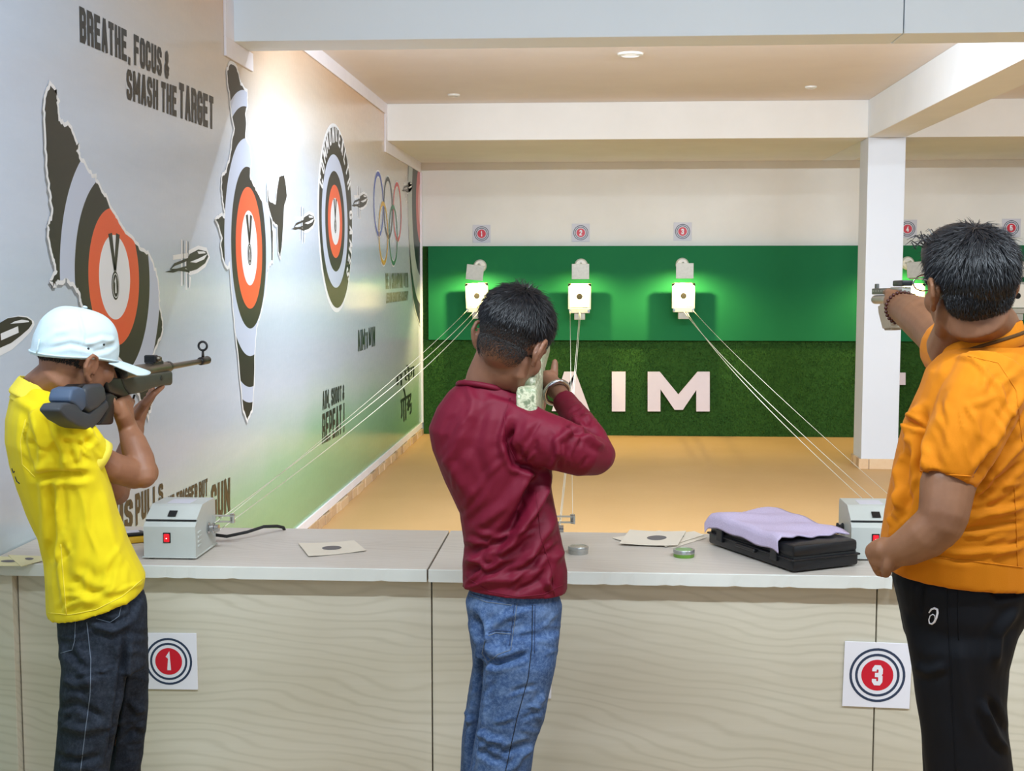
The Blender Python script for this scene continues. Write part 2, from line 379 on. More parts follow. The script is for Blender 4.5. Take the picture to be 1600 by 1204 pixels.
# ---------------------------------------------------------------- mural print on the left wall (thin vinyl pieces)
LAY = [0]
def wp(yz, lift): return Vector((XW+lift, yz[0], yz[1]))
def flatpoly(mb, pts, lift, th=.0006, mi=0):
    a = sum(pts[i-1][0]*pts[i][1]-pts[i][0]*pts[i-1][1] for i in range(len(pts)))
    if a < 0: pts = pts[::-1]
    mb.prism([wp(p, lift) for p in pts], (1, 0, 0), th, mi)
def strokes(mb, quads, lift, mi=0):
    for n_q, q in enumerate(quads):
        a = sum(q[i-1][0]*q[i][1]-q[i][0]*q[i-1][1] for i in range(4))
        if a < 0: q = q[::-1]
        mb.add([wp(p, lift+2e-5*(n_q % 40)) for p in q], [(0, 1, 2, 3)], mi)
def cr(pts, s, o): return [(p[0]/s+o[0], p[1]/s+o[1]) for p in pts]
def ell2(c, ry, rz, n=48, a0=0, a1=2*math.pi): return [(c[0]+ry*math.cos(a0+(a1-a0)*i/n), c[1]+rz*math.sin(a0+(a1-a0)*i/n)) for i in range(n)]
def wtext(txt, tl, bl, tr_, br, mat, lift=.0012, cw=.32, st=.21, gap=.075, nm='slogan_lettering'):
    A, B, C_, D_ = [Vector(onwall(*p)) for p in (bl, br, tr_, tl)]
    q, wd = text_quads(txt, 1, cw, st, gap); mb = MB(); out = []
    for quad in q:
        out.append([((A*(1-p[0]/wd)+B*(p[0]/wd))*(1-p[1])+(D_*(1-p[0]/wd)+C_*(p[0]/wd))*p[1]) for p in quad])
    strokes(mb, out, lift); o = mb.build(nm, mat, wl); o['label'] = 'printed words '+txt.replace(' ,', ',').lower()+' on the mural'; return o
s1 = 2.4075; o1 = (0, 0)
def T1(t, a, b, c_, d, **kw): wtext(t, *cr([a, b, c_, d], s1, o1), M['ink'], **kw)
T1('BREATHE, FOCUS &', (297, 22), (300, 158), (636, 196), (636, 300))
T1('SMASH THE', (475, 258), (475, 372), (664, 326), (664, 440))
T1('TARGET', (672, 308), (672, 442), (803, 365), (803, 488))
s2 = 10.03; o2 = (590, 400)
wtext('BE A CHAMPION WITH', *cr([(120, 268), (125, 518), (475, 262), (480, 490)], s2, o2), M['ink_green'])
wtext('LEGION SHOOTING ACADEMY', *cr([(130, 575), (130, 740), (480, 545), (472, 690)], s2, o2), M['ink_green'])
wtext('AIM', (558.3, 516), (559.4, 549), (570, 513.5), (570.3, 546), M['ink_green'])
wtext('TO', (570.6, 519), (570.8, 545.5), (574.8, 518), (574.8, 544), M['ink_green'])
wtext('WIN', (575.8, 512), (576, 543.5), (586, 509.6), (586, 540), M['ink_green'])
s3 = 8.6; o3 = (490, 560)
wtext('AIM, SHOOT &', *cr([(118, 440), (118, 695), (412, 345), (412, 550)], s3, o3), M['ink_green'])
wtext('REPEAT !', *cr([(115, 745), (115, 1150), (415, 590), (415, 985)], s3, o3), M['ink_green'], st=.19)
s4 = 6.957; o4 = (170, 730)
wtext('GENIUS', *cr([(-380, 560), (-380, 860), (258, 335), (258, 648)], s4, o4), M['ink_brown'])
wtext('PULLS', *cr([(283, 290), (290, 640), (588, 165), (588, 365)], s4, o4), M['ink_brown'])
wtext('THE TRIGGER BUT', *cr([(600, 335), (600, 480), (1072, 115), (1072, 310)], s4, o4), M['ink_brown'])
wtext('GUN', *cr([(1108, 200), (1112, 600), (1316, 105), (1316, 470)], s4, o4), M['ink_brown'], st=.19)
# devanagari words
def hindi(strk, tl, bl, tr_, br, wd):
    A, B, C_, D_ = [Vector(onwall(*p)) for p in (bl, br, tr_, tl)]; mb = MB(); out = []
    for pts in strk:
        for quad in ribbon(pts, wd):
            out.append([((A*(1-p[0])+B*p[0])*(1-p[1])+(D_*(1-p[0])+C_*p[0])*p[1]) for p in quad])
    strokes(mb, out, .0012); o = mb.build('hindi_lettering', M['ink_green'], wl); o['label'] = 'printed hindi words on the mural'
hindi([[(0, .78), (1, .78)], [(.1, .78), (.1, .28), (.02, .2)], [(.28, .78), (.28, 0)], [(.46, .78), (.46, 0)], [(.46, .78), (.36, 1.05), (.28, 1.15)],
       [(.58, .5), (.66, .55), (.7, .4), (.62, .3)], [(.72, .78), (.72, .25)], [(.96, .78), (.9, .6), (.8, .55), (.84, .4), (.98, .42), (.98, .15), (.84, .1)]],
      *cr([(1165, 490), (1175, 880), (1310, 400), (1312, 760)], s3, o3), .11)
hindi([[(0, .72), (.38, .72)], [(.12, .72), (.12, .2)], [(.3, .72), (.3, .05)], [(.45, .8), (1, .8)], [(.52, .8), (.52, .3), (.6, .2)], [(.7, .8), (.7, .1)], [(.7, .8), (.6, 1.1)],
       [(.84, .8), (.84, .4), (.78, .3)], [(.96, .8), (.96, .15)], [(.06, .45), (.18, .4)], [(.56, .5), (.68, .42)]],
      *cr([(1090, 190), (1095, 420), (1350, 60), (1355, 280)], s3, o3), .075)

def ringmat(name, c, ry, rz, stops):
    """concentric rings printed on a map-shaped piece"""
    k = N(name, .38, .4); pos = k.n('ShaderNodeNewGeometry').outputs['Position']; sp = k.n('ShaderNodeSeparateXYZ'); k.set(sp.inputs[0], pos)
    dy = k.math('DIVIDE', k.math('SUBTRACT', sp.outputs['Y'], c[0]), ry); dz = k.math('DIVIDE', k.math('SUBTRACT', sp.outputs['Z'], c[1]), rz)
    d = k.math('SQRT', k.math('ADD', k.math('MULTIPLY', dy, dy), k.math('MULTIPLY', dz, dz)))
    k.col(k.ramp(k.math('DIVIDE', d, 6), stops, 'CONSTANT')); return k.m
def border(mb, pts, wd, lift, mi=0): strokes(mb, ribbon(pts, wd, True), lift, mi)
DK = '2b2c28'; PB = 'c0cae0'; OR = 'e5603a'; WT = 'e6e8ee'
def medal(c, s, lift=.0024):
    mb = MB()
    for sx in (-1, 1):
        flatpoly(mb, [(c[0]+sx*.55*s, c[1]+1.55*s), (c[0]+sx*.2*s, c[1]+1.55*s if False else c[1]+1.6*s), (c[0]-sx*.08*s, c[1]+.3*s), (c[0]+sx*.1*s, c[1]+.2*s)], lift)
    flatpoly(mb, ell2((c[0], c[1]-.3*s), .36*s, .52*s), lift)
    a = mb.build('medal_print', M['ink'], wl)
    mb = MB(); strokes(mb, ribbon(ell2((c[0], c[1]-.3*s), .29*s, .43*s, 32), .035*s, True), lift+.0009)
    q, wd = text_quads('1', .55*s, .4, .24); strokes(mb, [[(p[0]+c[0]-wd/2, p[1]+c[1]-.575*s) for p in z_] for z_ in q], lift+.0009)
    mb.build('medal_numeral', M['ink_white'], wl)
def rough_line(pts, amp, n=4, seed=1):
    rnd = random.Random(seed); out = []
    for i in range(len(pts)):
        a, b = Vector(pts[i]), Vector(pts[(i+1) % len(pts)])
        for j in range(n):
            p = a.lerp(b, j/n); out.append((p.x+(rnd.uniform(-amp, amp) if j else 0), p.y+(rnd.uniform(-amp, amp) if j else 0)))
    return out
def mapprint(pts_px, mat, seed, amp=.008, bw=.018):
    pts = rough_line([onwall(*p) for p in pts_px], amp, 4, seed)
    mb = MB(); border(mb, [(p[0]-.012, p[1]-.012) for p in pts], bw*1.3, .0006); mb.build('map_shadow', M['ink_grey'], wl)
    mb = MB(); border(mb, pts, bw*1.6, .0012); mb.build('map_outline', M['ink_white'], wl)
    mb = MB(); flatpoly(mb, pts, .0014); o = mb.build('map_print', mat, wl); o['label'] = 'map shape filled with target rings'
C1 = (4.57, 1.593); C2 = (6.40, 1.737); C3 = (8.56, 1.96)
m1 = ringmat('map_rings_first', C1, .15, .152, [(0, WT), (1/6, OR), (1.64/6, DK), (2.4/6, PB), (3.2/6, DK)])
up = cr([(188, 322), (213, 352), (210, 385), (218, 455), (235, 470), (258, 478), (280, 530), (292, 552), (285, 570), (295, 595), (325, 640), (350, 670), (365, 690), (385, 730), (405, 765), (430, 810), (445, 840), (470, 880), (500, 905), (530, 945), (555, 955), (575, 1000), (590, 1050), (595, 1100)], s1, o1)
lowr = [(247, 475), (252.5, 502), (252, 518), (241, 543), (235, 559), (236, 600), (236, 628), (231, 648), (224, 640), (218, 615), (200, 575), (170, 545), (140, 505)]
lf = cr([(305, 1135), (300, 1100), (280, 1070), (250, 1045), (215, 1050), (205, 1065), (195, 1055), (215, 1020), (205, 985), (195, 950), (185, 900), (182, 850), (193, 830), (198, 780), (190, 720), (180, 650), (172, 560), (168, 450), (170, 370)], s1, o1)
mapprint(up+lowr+lf, m1, 3, .006)
medal(C1, .1)
s5 = 3.44; o5 = (330, 90)
m2 = ringmat('map_rings_second', C2, .15, .15*1.24, [(0, WT), (1/6, OR), (1.62/6, DK), (2.17/6, PB), (2.92/6, DK), (3.76/6, PB), (4.18/6, DK)])
r2 = cr([(105, 35), (135, 60), (150, 120), (158, 150), (190, 185), (192, 255), (180, 300), (185, 360), (180, 430), (205, 480), (212, 560), (205, 640), (225, 690), (250, 735), (262, 760), (300, 800), (322, 870), (330, 960), (328, 1090), (312, 1100)], s5, o5)
b2 = [(418, 420), (414, 455), (406, 490), (400, 510), (397, 550), (396, 600), (393, 640), (386, 655), (380, 640), (374, 580), (368, 520), (364, 480), (361, 440)]
l2 = cr([(100, 1090), (85, 1120), (65, 1080), (52, 1010), (60, 970), (40, 900), (25, 870), (50, 855), (72, 860), (75, 830), (62, 770), (55, 700), (58, 640), (80, 620), (100, 540), (112, 440), (125, 380), (108, 300), (100, 200), (88, 130), (85, 70)], s5, o5)
mapprint(r2+b2+l2, m2, 5, .006, .02)
ms = ringmat('map_side_shades', (6.0, 1.9), .3, .3, [(0, DK), (.5, PB), (.7, DK)])
side = cr([(300, 690), (310, 770), (345, 790), (352, 720), (365, 640), (390, 630), (400, 690), (405, 740), (390, 800), (385, 900), (378, 1000), (370, 1070), (360, 1040), (355, 900), (330, 880), (318, 840), (305, 790)], s5, o5)
mapprint(side, M['ink'], 9, .004, .016)
medal(C2, .105)
# round games target
m3 = ringmat('games_rings', C3, .15, .155, [(0, WT), (1/6, OR), (1.57/6, DK), (2.15/6, PB), (2.85/6, DK)])
mb = MB(); flatpoly(mb, ell2((C3[0]+.03, C3[1]+.02), .575, .63, 64), .0006); mb.build('map_outline', M['ink_white'], wl)
mb = MB(); flatpoly(mb, ell2((C3[0]+.045, C3[1]+.025), .55, .605, 64), .0014); o = mb.build('round_target_print', m3, wl); o['label'] = 'round target with games lettering on its rim'
txt = 'COMMONWEALTH GAMES'; mb = MB()
for i, ch in enumerate(txt):
    if ch == ' ': continue
    th = math.radians(158-i*11.8); q, wd = text_quads(ch, .115, .34, .2)
    u = Vector((math.sin(th), -math.cos(th))); n_ = Vector((math.cos(th), math.sin(th))); c0 = Vector((C3[0]+.045, C3[1]+.025))
    ctr = Vector((c0.x+.455*math.cos(th), c0.y+.5*math.sin(th)))
    strokes(mb, [[ctr+u*(p[0]-wd/2)+n_*p[1] for p in z_] for z_ in q], .0024)
mb.build('rim_lettering', M['ink_white'], wl)
medal((C3[0], C3[1]), .095)
# five interlaced rings
for nm, cy, cz in (('blue', 10.3, 2.17), ('black', 10.78, 2.165), ('red', 11.28, 2.155), ('yellow', 10.52, 1.945), ('green', 11.04, 1.945)):
    mb = MB(); border(mb, ell2((cy, cz), .222, .243, 40), .062, .0006); mb.build('ring_outline', M['ink_white'], wl)
    mb = MB(); border(mb, ell2((cy, cz), .222, .243, 40), .036, .0016+.0003*len(nm)); mb.build('printed_ring', M['ring_'+nm], wl)
# map print at the far corner
m4 = ringmat('map_rings_far', (12.8, 2.3), .3, .35, [(0, 'e3b0ae'), (.6/6, 'cf6a66'), (1.1/6, '20302c'), (2.0/6, 'b9c3c4'), (2.8/6, '2a3038')])
mapprint([(637.5, 252), (656, 262), (656, 506), (651, 492), (645, 465), (640.5, 420), (638, 330)], m4, 4, .004, .02)
# pellets flying along the wall
def pellet(pos, sc):
    A = onwall(312, 403)
    def t(pts, s=2.4075, o=(0, 0)):
        return [((onwall(*p)[0]-A[0])*sc+pos[0], (onwall(*p)[1]-A[1])*sc+pos[1]) for p in cr(pts, s, o)]
    shell = t([(700, 985), (712, 955), (745, 938), (775, 945), (782, 965), (770, 990), (740, 1012), (715, 1020), (700, 1010)])
    tail = t([(700, 1000), (620, 1022), (650, 1025), (700, 1008)]); tail2 = t([(705, 975), (655, 995), (640, 1012), (690, 1015), (712, 1020)])
    mb = MB()
    border(mb, shell, .035*sc, .0008); strokes(mb, [q for l in ([(683, 900), (683, 1075)], [(700, 905), (700, 1090)], [(715, 1040), (712, 1085)], [(650, 968), (705, 960)]) for q in ribbon(t(l), .02*sc)], .0008)
    mb.build('pellet_outline', M['ink_white'], wl)
    mb = MB(); flatpoly(mb, shell, .0014); flatpoly(mb, tail, .0014); strokes(mb, ribbon(tail2, .012*sc), .0016)
    strokes(mb, [q for l in ([(689, 905), (689, 1070)], [(707, 908), (707, 1080)]) for q in ribbon(t(l), .005*sc)], .0016)
    mb.build('pellet_print', M['ink'], wl)
    mb = MB(); flatpoly(mb, t([(712, 985), (745, 972), (778, 955), (765, 975), (735, 988)]), .0026); flatpoly(mb, t([(740, 945), (765, 945), (772, 952), (745, 955)]), .0026)
    mb.build('pellet_highlight', M['ink_white'], wl)
pellet(onwall(312, 403), 1); pellet(onwall(484, 345), 1.05); pellet(onwall(569, 312), 1.12); pellet(onwall(641, 291), 1.15)
# large pellet at the left frame edge
big = cr([(0, 675), (60, 640), (150, 625), (220, 632), (265, 660), (270, 685), (240, 730), (170, 790), (90, 850), (0, 890), (-60, 900), (-60, 700)], 5.467, (0, 380))
P_ = [onwall(*p) for p in big]
mb = MB(); flatpoly(mb, [(p[0]+(p[0]-3.65)*.08, p[1]-.02+(p[1]-1.4)*.3) for p in P_], .0006); mb.build('pellet_outline', M['ink_white'], wl)
mb = MB(); flatpoly(mb, P_, .0014); mb.build('pellet_print', M['ink'], wl)
mb = MB(); flatpoly(mb, [onwall(*p) for p in cr([(80, 688), (120, 665), (180, 652), (235, 660), (240, 672)], 5.467, (0, 380))], .0026)
strokes(mb, ribbon([onwall(*p) for p in cr([(0, 800), (150, 735)], 5.467, (0, 380))], .02), .0026); mb.build('pellet_highlight', M['ink_white'], wl)
# ================================================================ far wall: board, turf, letters, lane cards
o = MB().box((-1.665, 12.745, .955), (XR, BW-.002, 1.89), .004).build('backing_board', M['green']); setp(o, 'long plain green cloth board behind the targets', 'backdrop')
# turf: backing strip plus thousands of short blades
nb = 46000; rs = np.random.RandomState(3)
x = rs.uniform(XW+.03, 3.6, nb); zc = rs.uniform(.0, .952, nb)
ns = 2600; x[:ns] = rs.uniform(XW+.03, -1.672, ns); zc[:ns] = rs.uniform(.955, 1.885, ns)
y0 = np.full(nb, 12.80); ln = rs.uniform(.018, .036, nb); az = rs.uniform(0, 2*np.pi, nb); wd = rs.uniform(.003, .0055, nb)
dx = np.cos(az)*ln*.55; dz = np.sin(az)*ln*.55-.008; dy = -ln*.7
px_ = -np.sin(az)*wd; pz_ = np.cos(az)*wd
V = np.stack([np.stack([x-px_, y0, zc-pz_], 1), np.stack([x+px_, y0, zc+pz_], 1), np.stack([x+dx, y0+dy, zc+dz], 1)], 1).reshape(-1, 3)
V[:, 2] = np.maximum(V[:, 2], .003); V[3*ns:, 2] = np.minimum(V[3*ns:, 2], .951); V[:3*ns, 2] = np.clip(V[:3*ns, 2], .957, 1.889); V[:3*ns, 0] = np.minimum(V[:3*ns, 0], -1.667)
for lo_, hi_, sl_, lab in (((XW+.02, 12.80, 0), (XR, BW-.002, .952), slice(ns, nb), 'dark green artificial grass covering the foot of the far wall'), ((XW+.02, 12.80, .956), (-1.668, BW-.002, 1.89), slice(0, ns), 'narrow upright strip of artificial grass left of the green board')):
    mb = MB().box(lo_, hi_); v_ = V.reshape(-1, 3, 3)[sl_].reshape(-1, 3); m_ = len(v_)//3; k0 = len(mb.v)
    mb.v += [tuple(p) for p in v_]; mb.f += [(k0+3*i, k0+3*i+1, k0+3*i+2) for i in range(m_)]; mb.mi += [1]*m_
    me = bpy.data.meshes.new('turf'); me.from_pydata(mb.v, [], mb.f); me.polygons.foreach_set('material_index', mb.mi); me.update()
    o = link('artificial_turf', me, [M['turf_back'], M['turf']]); setp(o, lab, 'artificial grass', kind='stuff')
M['letter'] = plain('white_acrylic', 'e6dbe6', .45, .4, var=.03)
def letter(ch, polys, label):
    mb = MB()
    for pl_ in polys: mb.prism([at(px, py, 12.74) for px, py in pl_], (0, 1, 0), .028)
    o = mb.build('sign_letter', M['letter']); setp(o, label, 'letter', 'letters of the AIM sign')
letter('A', [[(863, 642), (884, 642), (889, 627), (920, 641.5), (921, 641.5), (921.5, 642), (904, 581), (882, 581)][:0] or [(862, 642), (881.5, 580.5), (899, 580.5), (887, 626), (882, 642)], [(899, 580.5), (921.5, 642), (900, 642), (895, 627), (886, 627), (889, 613), (892, 613), (888, 600)]], 'white letter A on the grass, partly behind the maroon shooter')
letter('I', [[(956, 580.5), (977.5, 580.5), (977, 642.5), (956, 642.5)]], 'white letter I on the grass, a plain upright bar')
letter('M', [[(1012, 580.5), (1031, 580.5), (1060, 616), (1090, 580.5), (1109, 580.5), (1109, 642.5), (1088, 642.5), (1088, 609), (1067, 640), (1054, 640), (1032, 608), (1032, 642.5), (1012, 642.5)]], 'white letter M on the grass between the second and third targets')
letter('T', [[(1362, 582), (1415, 582), (1415, 601), (1398, 601), (1398, 643), (1378, 643), (1378, 601), (1362, 601)]], 'white letter on the grass mostly hidden behind the white pillar')

M['card'] = plain('white_card', 'eceaf1', .45, .4, var=.02); M['navy'] = plain('navy_print', '2b3a55', .45, var=.04); M['red'] = plain('red_print', 'd0142f', .4, var=.04)
M['card_far'] = plain('pale_card', 'd3d2dc', .5, .4, var=.02)
def number_card(c, h, dig, label, group, tilt=0, cm='card', rx=0):
    """square card facing the shooters, rings and numeral as thin print"""
    root = empty('number_card', (c[0], c[1], c[2]-h), label, 'card', group)
    R_ = Matrix.Translation(c) @ Matrix.Rotation(tilt, 4, 'Y') @ Matrix.Rotation(rx, 4, 'Z')
    def part(nm, mat, rings=None, quads=None, y=-.002):
        mb = MB()
        if rings:
            for ro, ri in rings:
                n = 40; vs_ = [R_ @ Vector((r*math.cos(2*math.pi*i/n), y, r*math.sin(2*math.pi*i/n))) for r in (ro, max(ri, 1e-4)) for i in range(n)]
                mb.add(vs_, [(i, (i+1) % n, n+(i+1) % n, n+i) for i in range(n)])
        if quads:
            for iq, q in enumerate(quads): mb.add([R_ @ Vector((p[0], y-2e-5*iq, p[1])) for p in q], [(0, 1, 2, 3)])
        return mb.build(nm, mat, root)
    MB().box((-h, -.0018, -h), (h, .0018, h), .0006, R_, seg=1).build('sheet', M[cm], root)
    part('ring_print', M['navy'], [(.83*h, .755*h), (.66*h, .585*h)], y=-.0024)
    part('disc_print', M['red'], [(.475*h, 0)], y=-.0024)
    q, wd = text_quads(dig, .62*h, .3, .21); q = [[(p[0]-wd/2, p[1]-.31*h) for p in z_] for z_ in q]
    part('numeral', M['card'], quads=q, y=-.0032)
for px, py, d, lab in ((752.5, 365, '1', 'small wall card numbered 1 above the leftmost target'), (907.5, 363.5, '2', 'small wall card numbered 2 above the middle target'), (1066.5, 361.5, '3', 'small wall card numbered 3 left of the pillar'),
                       (1418, 357.5, '4', 'small wall card numbered 4 half hidden by the pillar'), (1580, 356, '5', 'small wall card numbered 5 at the right edge')):
    number_card(at(px, py, BW-.004), .089, d, lab, 'lane number cards on the far wall', cm='card_far')
CF = 3.545   # face of the counter front panels
cc = at(1370.5, 1054, CF-.004); number_card(cc, .0925, '3', 'large card numbered 3 on the counter front beside the black trousers', 'lane number cards on the counter', math.radians(1.2))
cc = at(264, 1032.5, CF-.004); number_card(cc, .083, '1', 'large card numbered 1 on the counter front beside the dark jeans', 'lane number cards on the counter', math.radians(-.5))
cc = at(816, 1045, CF-.004); number_card(cc, .083, '2', 'large card on the counter front almost hidden behind the blue jeans', 'lane number cards on the counter', math.radians(.5))

# ================================================================ targets and their lamps
M['steel'] = plain('galvanised_plate', 'b9b6ac', .45, .5, .35, var=.18, scale=40); M['paper'] = plain('target_paper', 'f1ece0', .7, .2, var=.02)
M['bull'] = plain('bull_print', '201c1a', .6, .2, var=.1); M['chrome'] = plain('chrome', 'c9c9cb', .18, .5, 1, var=.04); M['wire'] = plain('pale_cord', 'e6e3d2', .5, .4, var=.05)
M['bulbglass'] = (lambda k: (k.set(k.b.inputs['Emission Color'], lin('ffdf9a')), k.set(k.b.inputs['Emission Strength'], 6), k.m)[2])(N('lamp_glass', .3)); M['white_plastic'] = plain('white_plastic', 'e4e2dc', .35, .5, var=.04)
def sbox(mb, c, sx, sy, sz, bev=.002, R_=None):
    T_ = Matrix.Translation(c) @ (R_ or Matrix.Identity(4)); return mb.box((-sx/2, -sy/2, -sz/2), (sx/2, sy/2, sz/2), bev, T_, seg=1)
TY = 12.5
def target(px, py, wpx, hpx, lab, tilt, label_l, lamp_px, lamp_py, mount_px, lit, lamp_tilt):
    c = at(px, py, TY); s = TY/F; wdt = wpx*s; hgt = hpx*s
    root = empty('target_holder', (c.x, TY, c.z-.28), lab, 'target', 'target holders on the green board')
    R_ = Matrix.Rotation(tilt, 4, 'Y'); T_ = Matrix.Translation(c) @ R_
    MB().box((-wdt/2, -.002, -hgt/2), (wdt/2, .002, hgt/2), .0005, T_, seg=1).build('target_card', M['paper'], root)
    mb = MB(); n = 32
    for ri, ro in ((0, 3.9*s), ):
        mb.add([T_ @ Vector((4.7*s*math.cos(2*math.pi*i/n), -.003, 4.7*s*math.sin(2*math.pi*i/n))) for i in range(n)], [tuple(range(n))])
    mb.build('bull', M['bull'], root)
    mb = MB(); hw = wdt/2+.014
    mb.box((-hw, .004, -hgt/2-.02), (-hw+.03, .03, hgt/2+.02), .002, T_, seg=1); mb.box((hw-.03, .004, -hgt/2-.02), (hw, .03, hgt/2+.02), .002, T_, seg=1)
    mb.box((-hw, .004, hgt/2-.01), (hw, .03, hgt/2+.02), .002, T_, seg=1); mb.box((-hw+.03, .02, -hgt/2), (hw-.03, .03, hgt/2), 0, T_)
    mb.build('frame', M['steel'], root)
    MB().box((-.1, -.035, -hgt/2-.055), (.1, .05, -hgt/2-.006), .003, T_, seg=1).build('catch_tray', M['steel'], root)
    MB().box((-.05, -.02, -hgt/2-.12), (.055, .045, -hgt/2-.056), .003, T_, seg=1).build('trolley', M['steel'], root)
    for sx in (-.09, .09): MB().tube([T_ @ Vector((sx, -.02, -hgt/2-.03)), T_ @ Vector((sx, -.05, -hgt/2-.03))], .012, 10).build('pulley', M['chrome'], root)
    MB().tube([T_ @ Vector((0, .03, -.05)), (c.x, 12.7452, c.z-.05)], .012, 8).build('bracket', M['steel'], root); MB().tube([T_ @ Vector((0, .03, -hgt/2-.08)), (c.x, 12.7452, c.z-hgt/2-.08)], .014, 8).build('bracket', M['steel'], root)
    # lamp with a square shade towards the shooters
    LY = 12.33
    lc = at(lamp_px, lamp_py, LY); mc = at(mount_px, lamp_py-10, 12.7412)
    lr = empty('target_lamp', (mc.x, 12.74, lc.z-.1), label_l, 'lamp', 'lamps above the targets')
    MB().lathe([(.001, -.03), (.05, -.03), (.062, -.018), (.066, 0), (.066, .004), (.001, .004)], mc, (0, 1, 0), 24).build('mount_disc', M['white_plastic'], lr, auto=40)
    MB().tube([mc, mc+Vector((0, -.12, .015)), Vector((lc.x, LY+.09, lc.z+.03))], .011, 8).build('arm', M['white_plastic'], lr, True)
    LT = Matrix.Translation(lc) @ Matrix.Rotation(lamp_tilt, 4, 'Y')
    mb = MB(); mb.box((-.083, -.002, -.073), (.083, .002, .073), .001, LT, seg=1); mb.box((-.083, 0, .066), (.083, .07, .073), .001, LT, seg=1); mb.build('shade', M['steel'], lr)
    mb = MB(); mb.lathe([(.001, .03), (.02, .03), (.026, .01), (.03, -.02), (.02, -.045), (.001, -.05)], (lc.x, LY+.06, lc.z), (0, 0, 1), 16); mb.build('bulb', M['bulbglass'] if lit else M['white_plastic'], lr, True)
    if lit:
        ld = bpy.data.lights.new('target_lamp_light', 'SPOT'); ld.energy = lit; ld.color = (1, .84, .34); ld.shadow_soft_size = .012; ld.spot_size = math.radians(165); ld.spot_blend = .6
        lo = bpy.data.objects.new('target_lamp_light', ld); col.objects.link(lo)
        d = Vector((0, .42, -1)).normalized(); lo.rotation_euler = d.to_track_quat('-Z', 'Y').to_euler()
        p = Vector((lc.x, LY+.06, lc.z-.058)); adopt(lo, lr); lo.location = p
    return c
LP = 45
t1 = target(745, 462, 31, 33, 'lit paper target on the left, beside the maroon shooter\'s hair', math.radians(-2), 'lamp with tilted square grey shade above the leftmost target', 742, 425.5, 750, LP, math.radians(6))
t2 = target(905.5, 463, 31, 34, 'lit paper target in the middle above the letter A', 0, 'lamp with square grey shade above the middle target', 907, 424, 908, LP*.6, 0)
t3 = target(1068, 462, 31, 33, 'lit paper target above the letter M, left of the pillar', 0, 'lamp with square grey shade above the target over the letter M', 1070, 423, 1066, LP, 0)
t4 = target(1427, 463, 31, 33, 'glowing paper target behind the pistol, right of the pillar', 0, 'pale lamp shade behind the orange shooter\'s glasses', 1431, 421, 1418, LP, math.radians(-4))
t5 = target(1590, 462, 34, 36, 'unlit paper target at the right edge of the range', 0, 'lamp shade above the unlit target at the right edge', 1604, 420, 1584, 0, math.radians(-6))

# ================================================================ counter
FY, BY, TZ, UZ = 3.50, 4.055, .78, .745
def worktop(x0, x1, label):
    root = empty('worktop', ((x0+x1)/2, 3.78, UZ), label, 'worktop', 'worktop boards of the counter')
    MB().box((x0, FY+.004, UZ), (x1, BY, TZ), .0015, seg=1).build('board', M['top'], root)
    mb = MB(); rnd = random.Random(int(x0*100)); n = 60; vs_ = []
    for i in range(n+1):
        x_ = x0+(x1-x0)*i/n; ch = (.0025 if rnd.random() < .14 else 0)
        vs_ += [(x_, FY+ch*.6, UZ+ch), (x_, FY, TZ-.001-ch*.3), (x_, FY+.004, TZ+.0004), (x_, FY+.004, UZ)]
    fs = []
    for i in range(n):
        for a_ in range(4): fs.append((4*i+a_, 4*i+(a_+1) % 4, 4*i+4+(a_+1) % 4, 4*i+4+a_))
    mb.add(vs_, fs+[(0, 1, 2, 3), (4*n+3, 4*n+2, 4*n+1, 4*n)]); mb.build('edge_band', M['edge'], root)
worktop(XW+.004, -.466, 'left worktop board carrying the first grey motor box'); worktop(-.461, .815, 'middle worktop board carrying the black pistol case'); worktop(.822, 2.1, 'right worktop board behind the orange shooter'); worktop(2.106, 3.4, 'farthest right worktop board outside the shooters\' reach')
def cabinet(x0, x1, label, left=False):
    root = empty('counter_cabinet', ((x0+x1)/2, 3.8, 0), label, 'cabinet', 'counter base cabinets')
    MB().box((x0+.002, CF, .03), (x1-.002, CF+.018, UZ), .001, seg=1).build('front_panel', M['panel'], root)
    MB().box((x0+.002, CF+.02, 0), (x0+.02, BY-.03, UZ), .001, seg=1).build('side_panel', M['panel'], root)
    MB().box((x1-.02, CF+.02, 0), (x1-.002, BY-.03, UZ), .001, seg=1).build('side_panel', M['panel'], root)
    MB().box((x0+.02, CF+.03, 0), (x1-.02, CF+.045, .05), .001, seg=1).build('plinth', M['gap'], root)
    if left: MB().box((x0-.075, CF-.03, 0), (x0-.002, CF+.06, UZ), .001, seg=1).build('end_post', M['panel'], root)
cabinet(-1.665, -.458, 'counter cabinet front behind the yellow and maroon shooters', True); cabinet(-.458, .785, 'counter cabinet front between the blue jeans and black trousers'); cabinet(.785, 2.03, 'counter cabinet front behind the black trousers'); cabinet(2.03, 3.27, 'counter cabinet front far right of the orange shooter')

